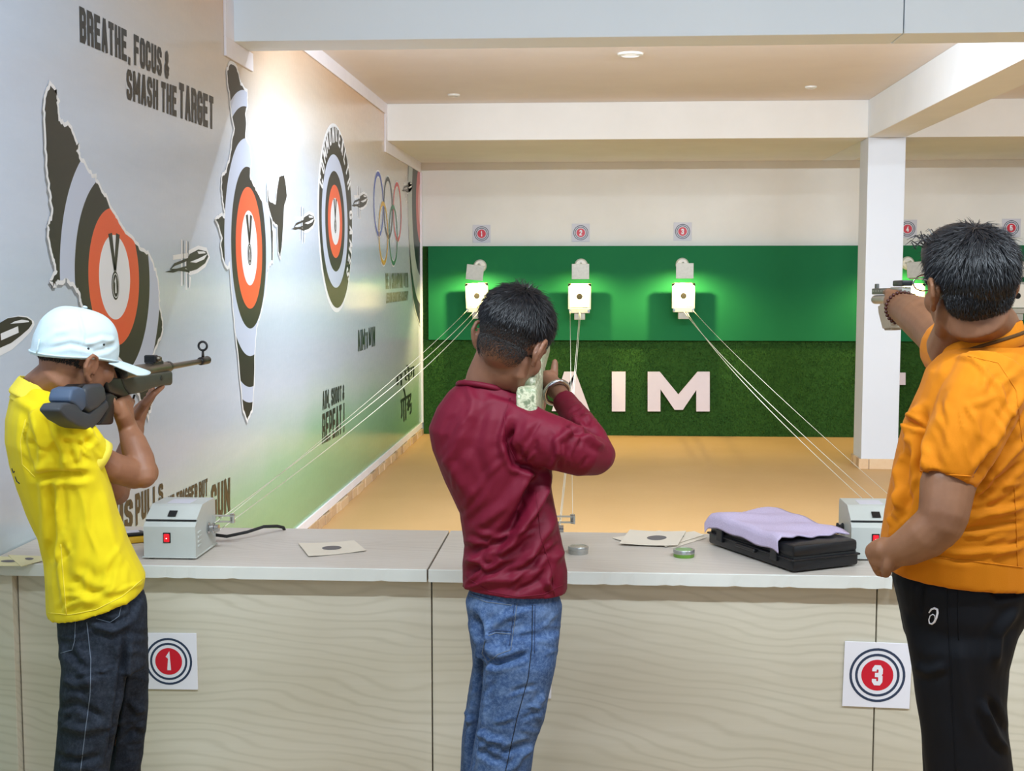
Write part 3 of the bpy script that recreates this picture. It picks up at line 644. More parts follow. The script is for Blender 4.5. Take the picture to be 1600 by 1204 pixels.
# ================================================================ lane motor boxes
M['box'] = plain('grey_enamel', 'c3c6c0', .42, .4, var=.04, scale=30); M['dark'] = plain('black_plastic', '17181a', .35, .45, var=.2); M['rubber'] = plain('rubber', '232323', .8)
k = N('red_switch', .25, .5); k.col(lin('c01022')); k.set(k.b.inputs['Emission Color'], lin('ff2030')); k.set(k.b.inputs['Emission Strength'], .5); M['switch'] = k.m
M['lampspot'] = (lambda k: (k.col(lin('ffffff')), k.set(k.b.inputs['Emission Color'], lin('ffd0c0')), k.set(k.b.inputs['Emission Strength'], 2), k.m)[3])(N('neon_dot', .3))
def motor(x0, y0, label):
    W_, D_ = .153, .20; z0 = TZ+.008; zf = TZ+.107; zb = TZ+.148
    root = empty('motor_box', (x0+W_/2, y0+D_/2, TZ), label, 'motor box', 'lane motor boxes on the counter')
    x1 = x0+W_
    def prof(a, b, y_, inset=0): return None
    # lower body: front panel, sloping shoulder line
    body = [(y0, z0), (y0, zf-.012), (y0+.012, zf), (y0+.03, zf+.002), (y0+D_*.42, zf+.002-.03), (y0+D_*.42, z0)]
    MB().prism([(x0, p[0], p[1]) for p in body], (1, 0, 0), W_).build('front_body', M['box'], root)
    rear = [(y0+D_*.42+.002, z0), (y0+D_*.42+.002, zf-.03), (y0+.016, zf+.006), (y0+.068, zb-.004), (y0+.078, zb), (y0+D_-.008, zb), (y0+D_, zb-.01), (y0+D_, z0)]
    MB().prism([(x0+.001, p[0], p[1]) for p in rear], (1, 0, 0), W_-.002).build('hood', M['box'], root)
    MB().box((x0-.004, y0-.006, TZ+.004), (x1+.004, y0+D_+.004, z0), .001, seg=1).build('base_plate', M['box'], root)
    for fx in (x0+.02, x1-.02):
        for fy in (y0+.012, y0+D_-.02): MB().lathe([(.001, 0), (.009, 0), (.009, .008), (.001, .008)], (fx, fy, TZ), k=12).build('foot', M['rubber'], root)
    MB().box((x0+.002, y0+.0145, zf+.0025), (x1-.002, y0+.018, zf+.0065), 0).build('lid_gap', M['rubber'], root)
    MB().box((x0+.058, y0-.003, TZ+.048), (x0+.080, y0+.002, TZ+.078), .001, seg=1).build('switch_frame', M['dark'], root)
    MB().box((x0+.0605, y0-.006, TZ+.051), (x0+.0775, y0-.002, TZ+.075), .002, seg=1).build('switch', M['switch'], root)
    MB().lathe([(.0001, -.0005), (.0018, -.0005), (.0018, .001)], (x0+.069, y0-.0062, TZ+.062), (0, 1, 0), 10).build('switch_light', M['lampspot'], root)
    sl = Vector((0, .052, zb-.004-zf-.006)).normalized(); nn = Vector((0, -sl.z, sl.y)); c0 = Vector((x0+.076, y0+.024, zf+.014))
    mb = MB(); mb.prism([c0+Vector((-.012, 0, 0)), c0+Vector((.012, 0, 0)), c0+Vector((.012, 0, 0))+sl*.024, c0+Vector((-.012, 0, 0))+sl*.024], nn, .002); mb.build('latch', M['dark'], root)
    for j in range(4): MB().box((x1-.001, y0+.022, TZ+.032+j*.013), (x1+.003, y0+.05, TZ+.038+j*.013), .001, seg=1).build('vent', M['box'], root)
    MB().lathe([(.001, 0), (.016, 0), (.017, .003), (.012, .006), (.012, .012), (.017, .014), (.017, .018), (.011, .02), (.011, .032), (.001, .033)], (x1, y0+.125, TZ+.068), (1, 0, 0), 20).build('pulley', M['chrome'], root, auto=35)
    mb = MB(); mb.lathe([(.001, 0), (.016, 0), (.017, .003), (.012, .006), (.012, .012), (.017, .014), (.017, .018), (.001, .02)], (x0, y0+.125, TZ+.068), (-1, 0, 0), 20); mb.build('pulley', M['rubber'], root, auto=35)
    # guide bracket reaching forwards over the far edge
    by = y0+D_; mb = MB()
    for zz_ in (.076, .094): mb.box((x1-.004, by-.03, TZ+zz_), (x1+.066, by-.012, TZ+zz_+.0025), .0005, seg=1)
    mb.box((x1-.004, by-.032, TZ+.074), (x1+.01, by-.03, TZ+.098), .0005, seg=1); mb.box((x1+.06, by-.032, TZ+.074), (x1+.066, by-.03, TZ+.098), .0005, seg=1); mb.build('guide_bracket', M['steel'], root)
    MB().lathe([(.001, 0), (.007, 0), (.007, .028), (.001, .028)], (x1+.058, by-.021, TZ+.074), (0, 0, 1), 12).build('guide_roller', M['chrome'], root, auto=35)
    MB().box((x0+.04, y0+.09, zb), (x0+.11, y0+.16, zb+.0006), 0).build('rating_label', M['card_far'], root)
    return (x1, y0, D_)
bx1 = motor(-1.303, 3.585, 'grey motor box with red switch beside the yellow shirt'); bx2 = motor(-.275, 3.64, 'grey motor box hidden behind the maroon shooter'); bx3 = motor(.742, 3.70, 'grey motor box behind the black case at the right')
def wires(b, tc, label, off):
    x1, y0, D_ = b
    root = empty('carrier_cord', (x1, y0+.1, TZ), label, 'cord', 'cords from motor boxes to targets')
    A_ = [Vector((x1+.02, y0+.125, TZ+.084)), Vector((x1+.02, y0+.125, TZ+.052)), Vector((x1+.058, y0+D_-.021, TZ+.1035))]
    B_ = [Vector((tc.x+o_[0], TY-.045, tc.z+o_[1])) for o_ in off]
    for a_, b_, r_, sg in zip(A_, B_, (.0016, .0016, .0011), (.05, .07, .03)):
        pts = [a_.lerp(b_, t/24)-Vector((0, 0, sg*4*(t/24)*(1-t/24))) for t in range(25)]
        MB().tube(pts, [r_*(.8+1.1*t/24) for t in range(25)], 6).build('strand', M['wire'], root, True)
wires(bx1, t1, 'pale cords stretched from the left motor box to the leftmost target', [(-.02, -.15), (.02, -.16), (-.09, -.14)])
wires(bx2, t2, 'pale cords hanging from the middle target behind the maroon shooter', [(0, -.15), (.01, -.16), (-.09, -.14)])
wires(bx3, t3, 'pale cords stretched from the right motor box to the third target', [(0, -.15), (.03, -.16), (.09, -.14)])
o = MB().tube([Vector(p) for p in [(-1.17, 3.80, TZ+.03), (-1.13, 3.83, TZ+.018), (-1.08, 3.88, TZ+.022), (-1.04, 3.93, TZ+.03), (-1.01, 3.98, TZ+.022), (-1.0, 4.02, TZ+.01), (-.995, 4.07, TZ-.04), (-.995, 4.075, TZ-.3)]], .005, 8).build('power_cable', M['rubber'], None, True); setp(o, 'short black power cable running off the back of the left motor box', 'cable')

# ================================================================ small things on the counter
M['cream_card'] = plain('cream_target_card', 'e6dccb', .7, .2, var=.03); M['yellow_card'] = plain('yellowish_target_card', 'e0d9ac', .7, .2, var=.03); M['grey_bull'] = plain('grey_bull_print', '6e6a6b', .7, var=.05)
def sheet(px4, z_, mat, label, bull=None, curl=0, cat='target card', group='spare target cards on the counter'):
    P4 = [onz(p[0], p[1], z_) for p in px4]
    root = empty('target_card', sum(P4, Vector())/4, label, cat, group); n = 8
    def S(u, v_): return (P4[0]*(1-u)+P4[1]*u)*(1-v_)+(P4[3]*(1-u)+P4[2]*u)*v_+Vector((0, 0, curl*(u-.5)**2*4))
    mb = MB(); vs_ = [S(i/n, j/n)+Vector((0, 0, h)) for h in (0, .0012) for j in range(n+1) for i in range(n+1)]; m_ = (n+1)**2; fs = []
    for j in range(n):
        for i in range(n):
            a_ = j*(n+1)+i; fs += [(a_, a_+n+1, a_+n+2, a_+1), (m_+a_, m_+a_+1, m_+a_+n+2, m_+a_+n+1)]
    ed = [i for i in range(n)]+[j*(n+1)+n for j in range(n)]+[n*(n+1)+n-i for i in range(n)]+[(n-j)*(n+1) for j in range(n)]
    for q in range(len(ed)): a_, b_ = ed[q], ed[(q+1) % len(ed)]; fs.append((a_, b_, m_+b_, m_+a_))
    mb.add(vs_, fs); mb.build('paper', mat, root)
    if bull:
        mb = MB(); mb.add([S(bull[0]+bull[2]*math.cos(2*math.pi*i/28), bull[1]+bull[2]*math.sin(2*math.pi*i/28))+Vector((0, 0, .0018)) for i in range(28)], [tuple(range(28))]); mb.build('bull_print', M['grey_bull'], root)
sheet([(466, 850), (553, 845.5), (572, 861), (482, 870)], TZ+.001, M['cream_card'], 'single cream target card lying alone on the left worktop', (.5, .5, .17), .003)
sheet([(1000, 842), (1078, 834), (1104, 840), (1052, 856)], TZ+.001, M['cream_card'], 'bottom cream target card of the pile, nearest the black case', (.4, .5, .15))
sheet([(956, 840), (1030, 829), (1070, 836), (990, 850)], TZ+.0024, M['cream_card'], 'cream target card fanned out to the left of the pile', (.5, .5, .15))
sheet([(1005, 838), (1085, 830), (1100, 836), (1040, 854)], TZ+.0038, M['cream_card'], 'cream target card in the middle of the pile', (.5, .5, .15))
sheet([(984, 829), (1072, 831), (1059, 853), (968, 850)], TZ+.0054, M['cream_card'], 'top cream target card of the pile with dark bull', (.56, .5, .17), .003)
sheet([(-30, 868), (60, 872), (40, 884), (-50, 884)], TZ+.001, M['yellow_card'], 'yellowish target card underneath at the left frame edge', (.6, .5, .14))
sheet([(12, 867), (66, 869), (66, 876), (33, 885)], TZ+.0026, M['yellow_card'], 'yellowish target card with dark bull beside the yellow shirt', (.55, .45, .15))
M['tin'] = plain('tin_plate', 'b9bbb8', .3, .5, .8, var=.08); M['tin_green'] = plain('green_lacquer', '6f9a3c', .35, .5, .2, var=.1); M['tin_top'] = plain('tin_lid_print', '86b079', .4, .5, .2, var=.2, scale=60)
def tin(px, py, r, h, lab, m_low, m_lid, m_top):
    c = onz(px, py, TZ); root = empty('pellet_tin', c, lab, 'tin', 'pellet tins on the counter')
    MB().lathe([(.001, 0), (r*.94, 0), (r*.97, .002), (r*.97, h*.5), (.001, h*.5)], c, k=32).build('base', m_low, root, auto=35)
    MB().lathe([(.001, h*.48), (r, h*.48), (r, h*.55), (r*.98, h*.58), (r, h*.62), (r, h*.93), (r*.97, h), (r*.85, h), (r*.83, h*.96), (.001, h*.96)], c, k=32).build('lid', m_lid, root, auto=35)
    MB().lathe([(.001, h*.965), (r*.78, h*.965), (r*.74, h*.985), (.001, h*.985)], c, k=32).build('lid_label', m_top, root, auto=35)
tin(903.5, 864, .0305, .022, 'round silver pellet tin beside the maroon shirt', M['tin'], M['tin'], M['tin']); tin(1068.5, 869, .0315, .022, 'round pellet tin with green base near the black case', M['tin_green'], M['tin'], M['tin_top'])
# handheld device
M['yellow_rubber'] = plain('yellow_rubber', 'd9a92c', .5, .4, var=.05)
DC = onz(206, 848, TZ)
dv = empty('handheld_meter', DC, 'small yellow and black handheld meter tucked behind the grey motor box', 'meter')
DM = Matrix.Translation(DC+Vector((-.03, .0, 0))) @ Matrix.Rotation(math.radians(-62), 4, 'Z')
MB().box((-.03, -.07, 0), (.03, .07, .022), .008, DM).build('case', M['yellow_rubber'], dv, auto=40); MB().box((-.026, -.066, .02), (.026, .066, .032), .008, DM).build('front_plate', M['dark'], dv, auto=40); MB().box((-.018, .01, .0325), (.018, .05, .0335), 0, DM).build('screen', M['card_far'], dv)
# pistol case with towel
M['case'] = plain('black_abs', '15161a', .38, .45, var=.25, scale=60, bump=.05)
A_, B_, C_ = Vector((.549, 3.515, TZ)), Vector((.748, 3.62, TZ)), Vector((.335, 3.885, TZ))
ux = (B_-A_); Wc = ux.length; ux.normalize(); uy = Vector((-ux.y, ux.x, 0)); Lc = (C_-A_).dot(uy)
CM = Matrix.Translation(A_) @ Matrix((ux, uy, Vector((0, 0, 1)))).transposed().to_4x4()
cs = empty('pistol_case', A_+(ux*Wc+uy*Lc)*.5, 'black plastic pistol case lying on the middle worktop under a towel', 'case')
MB().box((0, 0, .004), (Wc, Lc, .04), .008, CM).build('lower_shell', M['case'], cs, auto=40); MB().box((.002, .002, .043), (Wc-.002, Lc-.002, .078), .01, CM).build('upper_shell', M['case'], cs, auto=40)
MB().box((.006, .006, .036), (Wc-.006, Lc-.006, .046), 0, CM).build('seam', M['rubber'], cs); mb = MB(); mb.box((-.004, -.004, .034), (Wc+.004, Lc+.004, .0395), .002, CM, seg=1); mb.build('rim', M['case'], cs)
for f_ in (.16, .8): MB().box((-.009, Lc*f_, .022), (.002, Lc*f_+.03, .06), .002, CM, seg=1).build('latch', M['case'], cs)
MB().box((-.012, Lc*.4, .026), (.002, Lc*.4+.1, .036), .003, CM, seg=1).build('handle', M['case'], cs)
k = N('lilac_terry', .95, .1); v = k.coord(kind='Object'); f = k.noise(v, 260, 3, .7); k.col(k.mix(f, lin('b9a8c9'), lin('dccfe6'))); k.bump(f, .6, .004); M['towel'] = k.m
nx, ny = 46, 60; mb = MB(); vs_ = []
rs = np.random.RandomState(5)
def towel_h(u, v_):
    return .089+.012*math.exp(-((v_-.72)/.25)**2)*(1-.5*u)+.004*math.sin(9*u+3*v_)*math.sin(4*v_+1)+.003*math.sin(17*v_+5*u)
def towel_p(u, v_, off):
    # u across (0 = long side facing the camera .. 1), v along
    x_ = (u-.07)*Wc*1.06; y_ = .055+(v_)*(Lc-.05); h = towel_h(u, v_)
    if x_ < .004: h -= (.004-x_)*1.9; x_ = -.008+x_*.1
    if x_ > Wc-.004: h -= (x_-Wc+.004)*1.9; x_ = Wc+.006
    if v_ < .06: h -= (.06-v_)*.08
    if y_ > Lc-.01: h -= (y_-Lc+.01)*1.0
    return Vector((x_, y_, h+off))
for off in (0, .005):
    for j in range(ny+1):
        for i in range(nx+1): vs_.append(CM @ towel_p(i/nx, j/ny+.015*math.sin(i*.5), off))
m_ = (nx+1)*(ny+1); fs = []
for j in range(ny):
    for i in range(nx):
        a_ = j*(nx+1)+i; fs += [(a_, a_+nx+1, a_+nx+2, a_+1), (m_+a_, m_+a_+1, m_+a_+nx+2, m_+a_+nx+1)]
ed = list(range(nx))+[j*(nx+1)+nx for j in range(ny)]+[ny*(nx+1)+nx-i for i in range(nx)]+[(ny-j)*(nx+1) for j in range(ny)]
for q in range(len(ed)): a_, b_ = ed[q], ed[(q+1) % len(ed)]; fs.append((a_, b_, m_+b_, m_+a_))
mb.add(vs_, fs); tw = mb.build('towel', M['towel'], None, True); setp(tw, 'folded lilac terry towel draped over the black pistol case', 'towel')

# ================================================================ ceiling lights
M['tube_em'] = (lambda k: (k.col(lin('ffffff')), k.set(k.b.inputs['Emission Color'], lin('f4f8ff')), k.set(k.b.inputs['Emission Strength'], 4), k.m)[3])(N('tube_diffuser', .4))
for i, (x, y, z, L, P, aim, c) in enumerate(TUBES):
    far = y > 6
    lab = ['ceiling tube light above the yellow shooter', 'ceiling tube light above the orange shooter', 'ceiling tube light over the right lanes', 'ceiling tube light behind the shooters', 'tube light behind the crossing beam at the left', 'tube light behind the crossing beam in the middle', 'tube light behind the crossing beam at the right'][i]
    root = empty('tube_light', (x, y, z+.02), lab, 'lamp', 'tube lights')
    d = Vector(aim).normalized()
    if far: MB().box((x-L/2, 6.432, z-.03), (x+L/2, y-.02, z+.05), .004, seg=1).build('housing', M['white_plastic'], root)
    else: MB().box((x-L/2, y-.03, z+.02), (x+L/2, y+.03, CE), .004, seg=1).build('housing', M['white_plastic'], root)
    MB().tube([(x-L/2+.01, y, z), (x+L/2-.01, y, z)], .013, 12).build('tube', M['tube_em'], root, True)
    for sx in (-1, 1): MB().box((x+sx*(L/2-.01)-.012, y-.02, z-.018), (x+sx*(L/2-.01)+.012, y+.02, z+.03), .003, seg=1).build('end_cap', M['white_plastic'], root)
M['lens'] = (lambda k: (k.col(lin('f2f4f6')), k.set(k.b.inputs['Emission Color'], lin('ffffff')), k.set(k.b.inputs['Emission Strength'], .35), k.m)[3])(N('downlight_lens', .3))
for px, py, r, lab in ((985, 83.5, .085, 'round white downlight in the middle of the ceiling'), (709, 147.5, .05, 'tiny flush ceiling disc near the mural wall'), (1267, 135, .045, 'tiny flush ceiling disc near the cross beam')):
    c = onz(px, py, CE); root = empty('downlight', c, lab, 'downlight', 'ceiling downlights')
    MB().lathe([(r*.62, -.001), (r*.7, -.016), (r*.95, -.012), (r, 0), (r*.62, 0)], c, k=32).build('ring', M['white_plastic'], root, auto=50)
    MB().lathe([(.001, -.006), (r*.64, -.006), (r*.64, -.001), (.001, -.001)], c, k=32).build('lens', M['lens'] if r > .06 else M['white_plastic'], root, auto=50)
# ================================================================ people: helpers
def onx(px, py, X0):
    d = ray(px, py); return Vector((0, 0, CAMZ)) + d*(X0/d.x)
def viewdir(p):
    d = Vector((p.x, p.y, 0)); return d.normalized()
def rows(mb, rws, k=28, ex=2.3, shrink=1.0):
    """solid between left/right outline points: (xl,yl,xr,yr,depth,half thickness)"""
    rr = []
    for xl, yl, xr, yr, D, dd in rws:
        a = at(xl, yl, D); b = at(xr, yr, D); c = (a+b)/2; u = (b-a)/2*shrink; w_ = viewdir(c)*dd*shrink
        ring = []
        for i in range(k):
            q = 2*math.pi*i/k; cq, sq = math.cos(q), math.sin(q)
            ring.append(c+u*(math.copysign(abs(cq)**(2/ex), cq))+w_*(math.copysign(abs(sq)**(2/ex), sq)))
        rr.append(ring)
    return mb.rings(rr)
def T(mb, nodes, k=14, flat=1, rnd=True, sub=1, up=None):
    """limb: (px,py,depth,radius px)"""
    P_ = [at(n[0], n[1], n[2]) for n in nodes]; R_ = [n[3]*n[2]/F for n in nodes]
    return mb.tube(P_, R_, k, flat=flat, rnd=rnd, up=up)
def vox(mb, voxel, it=4, fac=.5):
    me = mb.mesh('tmp'); o = bpy.data.objects.new('tmp', me); col.objects.link(o)
    m_ = o.modifiers.new('r', 'REMESH'); m_.mode = 'VOXEL'; m_.voxel_size = voxel; m_.use_smooth_shade = True
    if it: s_ = o.modifiers.new('s', 'SMOOTH'); s_.factor = fac; s_.iterations = it
    dg = bpy.context.evaluated_depsgraph_get(); ev = o.evaluated_get(dg)
    out = bpy.data.meshes.new_from_object(ev); bpy.data.objects.remove(o); bpy.data.meshes.remove(me)
    return out
def getco(me):
    n = len(me.vertices); a = np.empty(n*3); me.vertices.foreach_get('co', a); b = np.empty(n*3); me.vertex_normals.foreach_get('vector', b)
    return a.reshape(-1, 3), b.reshape(-1, 3)
def setco(me, co): me.vertices.foreach_set('co', co.ravel()); me.update()
def polydist(px, pts):
    best = np.full(len(px), 1e9); par = np.zeros(len(px)); P_ = np.array(pts, float); sl = np.linalg.norm(P_[1:]-P_[:-1], axis=1); tot = sl.sum(); acc = 0
    for a, b, L in zip(P_[:-1], P_[1:], sl):
        ab = b-a; t = np.clip(((px-a)@ab)/(ab@ab+1e-9), 0, 1); d = np.linalg.norm(px-(a+t[:, None]*ab), axis=1)
        m_ = d < best; best[m_] = d[m_]; par[m_] = (acc+t[m_]*L)/tot; acc += L
    return best, par
def folds(me, lst, both=False):
    """cloth folds: (outline points, width, height) - ridge when height > 0, groove when < 0"""
    co, no = getco(me); px = topx(co); v = co-np.array([0, 0, CAMZ]); v /= np.linalg.norm(v, axis=1)[:, None]
    face = np.clip(-(no*v).sum(1)*2.2+.25, 0, 1); dsp = np.zeros(len(co))
    for pts, wd, am in lst:
        d, t = polydist(px, pts); tp = np.clip(np.minimum(t, 1-t)*5+.15, 0, 1)
        # asymmetrical profile: a ridge with a soft hollow beside it
        dsp += 1.6*am*(np.exp(-(d/wd)**2)-.35*np.exp(-((d-1.9*wd)/wd)**2))*tp*face
    setco(me, co+no*dsp[:, None])
def ripple(me, amp, scale, seed=0, stretch=(1, 1, 1)):
    co, no = getco(me); rs = np.random.RandomState(seed); d = np.zeros(len(co)); c = co*np.array(stretch)
    for i in range(9):
        kx = rs.normal(size=3); kx /= np.linalg.norm(kx); fr = scale*(.6+1.4*rs.rand())
        ph = (c@kx)*fr+rs.rand()*6.3+1.5*np.sin((c@rs.normal(size=3))*scale*.35); d += np.sin(ph)/(1+i*.25)
    setco(me, co+no*(d*amp/2.2)[:, None])
def surf(me):
    co, _ = getco(me); bm = bmesh.new(); bm.from_mesh(me); t = BVHTree.FromBMesh(bm); bm.free(); return t
def onsurf(tree, px, py, lift=.0008):
    d = ray(px, py).normalized(); h = tree.ray_cast(Vector((0, 0, CAMZ)), d)
    if h[0] is None: return None
    n = h[1] if h[1].dot(d) < 0 else -h[1]
    return h[0]+n*lift
def stitch(tree, pts, r, mat, name, parent, n=10, lift=.0004, closed=False):
    P_ = []; pp = pts+[pts[0]] if closed else pts
    for a, b in zip(pp[:-1], pp[1:]):
        m_ = max(2, int(math.hypot(b[0]-a[0], b[1]-a[1])/5))
        for i in range(m_):
            q = onsurf(tree, a[0]+(b[0]-a[0])*i/m_, a[1]+(b[1]-a[1])*i/m_, lift)
            if q is not None: P_.append(q)
    q = onsurf(tree, *pp[-1], lift)
    if q is not None: P_.append(q)
    if len(P_) > 1: return MB().tube(P_, r, 6).build(name, mat, parent, True)
def headmat(c, az, pitch, roll, sc=1):
    a, p = math.radians(az), math.radians(pitch)
    f = Vector((math.cos(a)*math.cos(p), math.sin(a)*math.cos(p), -math.sin(p))); r = f.cross(Vector((0, 0, 1))).normalized(); u = r.cross(f)
    Q = Matrix((r, f, u)).transposed().to_4x4()
    return Matrix.Translation(c) @ Matrix.Rotation(math.radians(roll), 4, f) @ Q @ Matrix.Scale(sc, 4)
def randf(seed, x0, y0, x1, y1, ang, n, ln, wd=3.5, am=.0022):
    r = random.Random(seed); out = []
    for i in range(n):
        x, y, a, L = r.uniform(x0, x1), r.uniform(y0, y1), math.radians(ang+r.gauss(0, 16)), ln*r.uniform(.6, 1.3)
        c, s = math.cos(a)*L/2, -math.sin(a)*L/2; b = r.uniform(-.18, .18)
        out.append(([(x-c, y-s), (x+s*b, y-c*b), (x+c, y+s)], wd*r.uniform(.7, 1.4), am*r.choice((1, 1, -1))*r.uniform(.6, 1.3)))
    return out
def head(mb, H, ez0=-.004):
    def E(c, rx, ry, rz): mb.ell(c, rx, ry, rz, H, 24, 16)
    def tb(pts, r, k=10): mb.tube([H@Vector(p) for p in pts], [x*H.to_scale()[0] for x in r], k, rnd=True)
    E((0, -.012, .035), .074, .094, .083); E((0, .026, -.03), .063, .064, .082); E((0, .052, -.088), .034, .033, .026)
    E((0, -.026, -.012), .060, .064, .06)
    for s in (-1, 1):
        tb([(s*.048, .0, -.03), (s*.047, .010, -.060), (s*.036, .04, -.086), (s*.018, .060, -.095)], [.022, .022, .019, .018])
        E((s*.035, .06, -.024), .028, .028, .03); E((s*.031, .074, .006), .018, .014, .012)
        E((s*.012, .1, -.034), .009, .010, .008)
        # ear
        ex, ey, ez = s*.074, -.006, ez0
        loop = [(ex+s*.004, ey+.014, ez-.012), (ex+s*.008, ey+.016, ez+.012), (ex+s*.013, ey+.008, ez+.030), (ex+s*.019, ey-.008, ez+.034), (ex+s*.024, ey-.022, ez+.022), (ex+s*.024, ey-.024, ez+.002), (ex+s*.018, ey-.014, ez-.018), (ex+s*.011, ey-.002, ez-.030), (ex+s*.007, ey+.008, ez-.026)]
        tb(loop, [.005, .005, .0055, .006, .006, .006, .006, .0075, .005])
        tb([(ex+s*.006, ey+.002, ez+.016), (ex+s*.015, ey-.010, ez+.010), (ex+s*.013, ey-.010, ez-.006), (ex+s*.007, ey, ez-.016)], [.005, .0055, .006, .005])
        E((ex+s*.007, ey-.006, ez+.006), .006, .016, .026); E((ex+s*.002, ey+.012, ez-.004), .005, .005, .007)
    tb([(0, .088, .02), (0, .101, -.01), (0, .114, -.032), (0, .104, -.042)], [.008, .009, .0115, .008])
    tb([(-.046, .074, .022), (-.02, .086, .026), (.02, .086, .026), (.046, .074, .022)], [.01, .011, .011, .01])
    E((0, .089, -.060), .023, .011, .006); E((0, .086, -.071), .02, .011, .007)
def eyes(H, root):
    for s in (-1, 1):
        MB().ell((s*.031, .079, .008), .0115, .0115, .0115, H, 14, 10).build('eye', M['eyewhite'], root, True)
        MB().ell((s*.031, .0865, .008), .0055, .005, .0055, H, 12, 8).build('iris', M['iris'], root, True)
        MB().tube([H@Vector(p) for p in [(s*.012, .094, .03), (s*.03, .092, .036), (s*.05, .078, .032)]], [.003, .004, .002], 6).build('eyebrow', M['hair'], root, True)
def strands(H, n, region, length, flow, seed, wd=.0016, lift=.0, curl=.25, el=((0, -.016, .044), (.080, .100, .082)), jit=.25):
    """short tapering locks growing from the scalp ellipsoid el; flow(local point, normal) -> local comb direction"""
    rs = random.Random(seed); mb = MB(); c0, rr_ = Vector(el[0]), Vector(el[1]); cnt = 0; tries = 0
    while cnt < n and tries < n*12:
        tries += 1
        z = rs.uniform(-1, 1); t = rs.uniform(0, 2*math.pi); q = math.sqrt(1-z*z); u = Vector((q*math.cos(t), q*math.sin(t), z))
        p = Vector((c0[i]+rr_[i]*u[i] for i in range(3))); nrm = Vector((u[i]/rr_[i] for i in range(3))).normalized()
        g = region(p)
        if g <= 0 or rs.random() > g: continue
        L = length(p)*rs.uniform(.65, 1.2); d = flow(p, nrm); d = d-nrm*d.dot(nrm)
        if d.length < 1e-4: continue
        d.normalize(); d = (d+Vector((rs.gauss(0, jit), rs.gauss(0, jit), rs.gauss(0, jit)))).normalized()
        side = nrm.cross(d).normalized()*wd*rs.uniform(.7, 1.4); pts = []
        for i in range(4):
            f = i/3; pts.append(p+d*(L*f)+nrm*(lift*L*f*(1-.55*f)+.0015-curl*L*f*f*L*5))
        vs_ = []
        for i in range(3): vs_ += [pts[i]-side*(1-i*.28), pts[i]+side*(1-i*.28)]
        vs_.append(pts[3]); hi = nrm*(wd*.5)
        mids = [pts[i]+hi for i in range(3)]
        a = [H@x for x in vs_]; m3 = [H@x for x in mids]
        V_ = a+m3; # 0..6 base ribbon, 7..9 ridge
        fs = []
        for i in range(2): fs += [(2*i, 2*i+2, 7+i+1, 7+i), (2*i+1, 7+i, 7+i+1, 2*i+3)]
        fs += [(4, 6, 9), (5, 9, 6)]
        mb.add(V_, fs); cnt += 1
    me = bpy.data.meshes.new('strands'); me.from_pydata(mb.v, [], mb.f); me.update(); return me
def merge_meshes(a, b):
    bm = bmesh.new(); bm.from_mesh(a); bm.from_mesh(b); out = bpy.data.meshes.new('hair'); bm.to_mesh(out); bm.free(); return out

def skinmat(name, c0, c1, c2):
    k = N(name, .5, .4); v = k.coord(kind='World'); f = k.noise(v, 9, 4, .6); g = k.noise(v, 160, 3)
    k.col(k.ramp(f, [(.3, c0), (.5, c1), (.7, c2)])); k.bump(g, .08, .002)
    k.b.inputs['Subsurface Weight'].default_value = .08; k.b.inputs['Subsurface Radius'].default_value = (.012, .005, .003); k.b.inputs['Subsurface Scale'].default_value = .5
    return k.m
M['skin_l'] = skinmat('skin_one', '7d523c', '8c5f46', '98694d'); M['skin_m'] = skinmat('skin_two', '77503c', '835a45', '8d634c'); M['skin_r'] = skinmat('skin_three', '714931', '7f563c', '8b6044')
M['eyewhite'] = plain('eye_white', 'e8e4de', .2); M['iris'] = plain('eye_iris', '2a1a12', .15)
k = N('black_hair', .42, .45); v = k.coord(kind='World'); k.col(k.mix(k.noise(v, 220, 2), lin('0c0c0f'), lin('1d1d22'))); M['hair'] = k.m
M['stubble'] = plain('cropped_hair', '221d1b', .6, .3)
def cloth(name, c0, c1, rough=.8, spec=.2, weave=420, bump=.15, sheen=.05):
    k = N(name, rough, spec); v = k.coord(kind='World'); f = k.noise(v, weave, 2); g = k.noise(v, 6, 4)
    k.col(k.mix(g, lin(c0), lin(c1))); k.bump(f, bump, .0015); k.b.inputs['Sheen Weight'].default_value = sheen; return k.m
M['yellow'] = cloth('yellow_pique', 'dcc212', 'e6cf22', .85, .15); M['yellow_rib'] = cloth('yellow_rib_knit', 'e6cf3a', 'efdc55', .9, .15, 300, .3)
M['maroon'] = cloth('maroon_jersey', '640a22', '700f29', .6, .25, 420, .14, .0); M['orange'] = cloth('orange_jersey', 'bf6c04', 'ca790c', .75, .15, 400, .15)
M['brown_tape'] = cloth('brown_tape', '4a3216', '5a3e1c'); M['collar_white'] = cloth('cap_cotton', 'c3d5db', 'd0dfe4', .85, .15, 350, .15)
M['black_track'] = cloth('black_tracksuit', '07090f', '0c0e15', .7, .2, 500, .08, 0)
def denim(name, c0, c1, c2):
    k = N(name, .8, .15); v = k.coord(kind='World'); a = k.noise(v, 22, 6, .7); b = k.noise(v, 130, 4, .75); w_ = k.noise(k.coord((1, 1, .15), 'World'), 500, 2)
    c = k.mix(k.math('MULTIPLY', b, .75), k.ramp(a, [(.25, c0), (.5, c1), (.78, c2)]), k.ramp(b, [(.35, c0), (.65, c2)])); k.col(c); k.bump(w_, .12, .0015); return k.m
M['denim'] = denim('blue_denim', '22365c', '3c557f', '7389ab'); M['denim_dark'] = denim('charcoal_denim', '15181f', '232832', '3b414c')
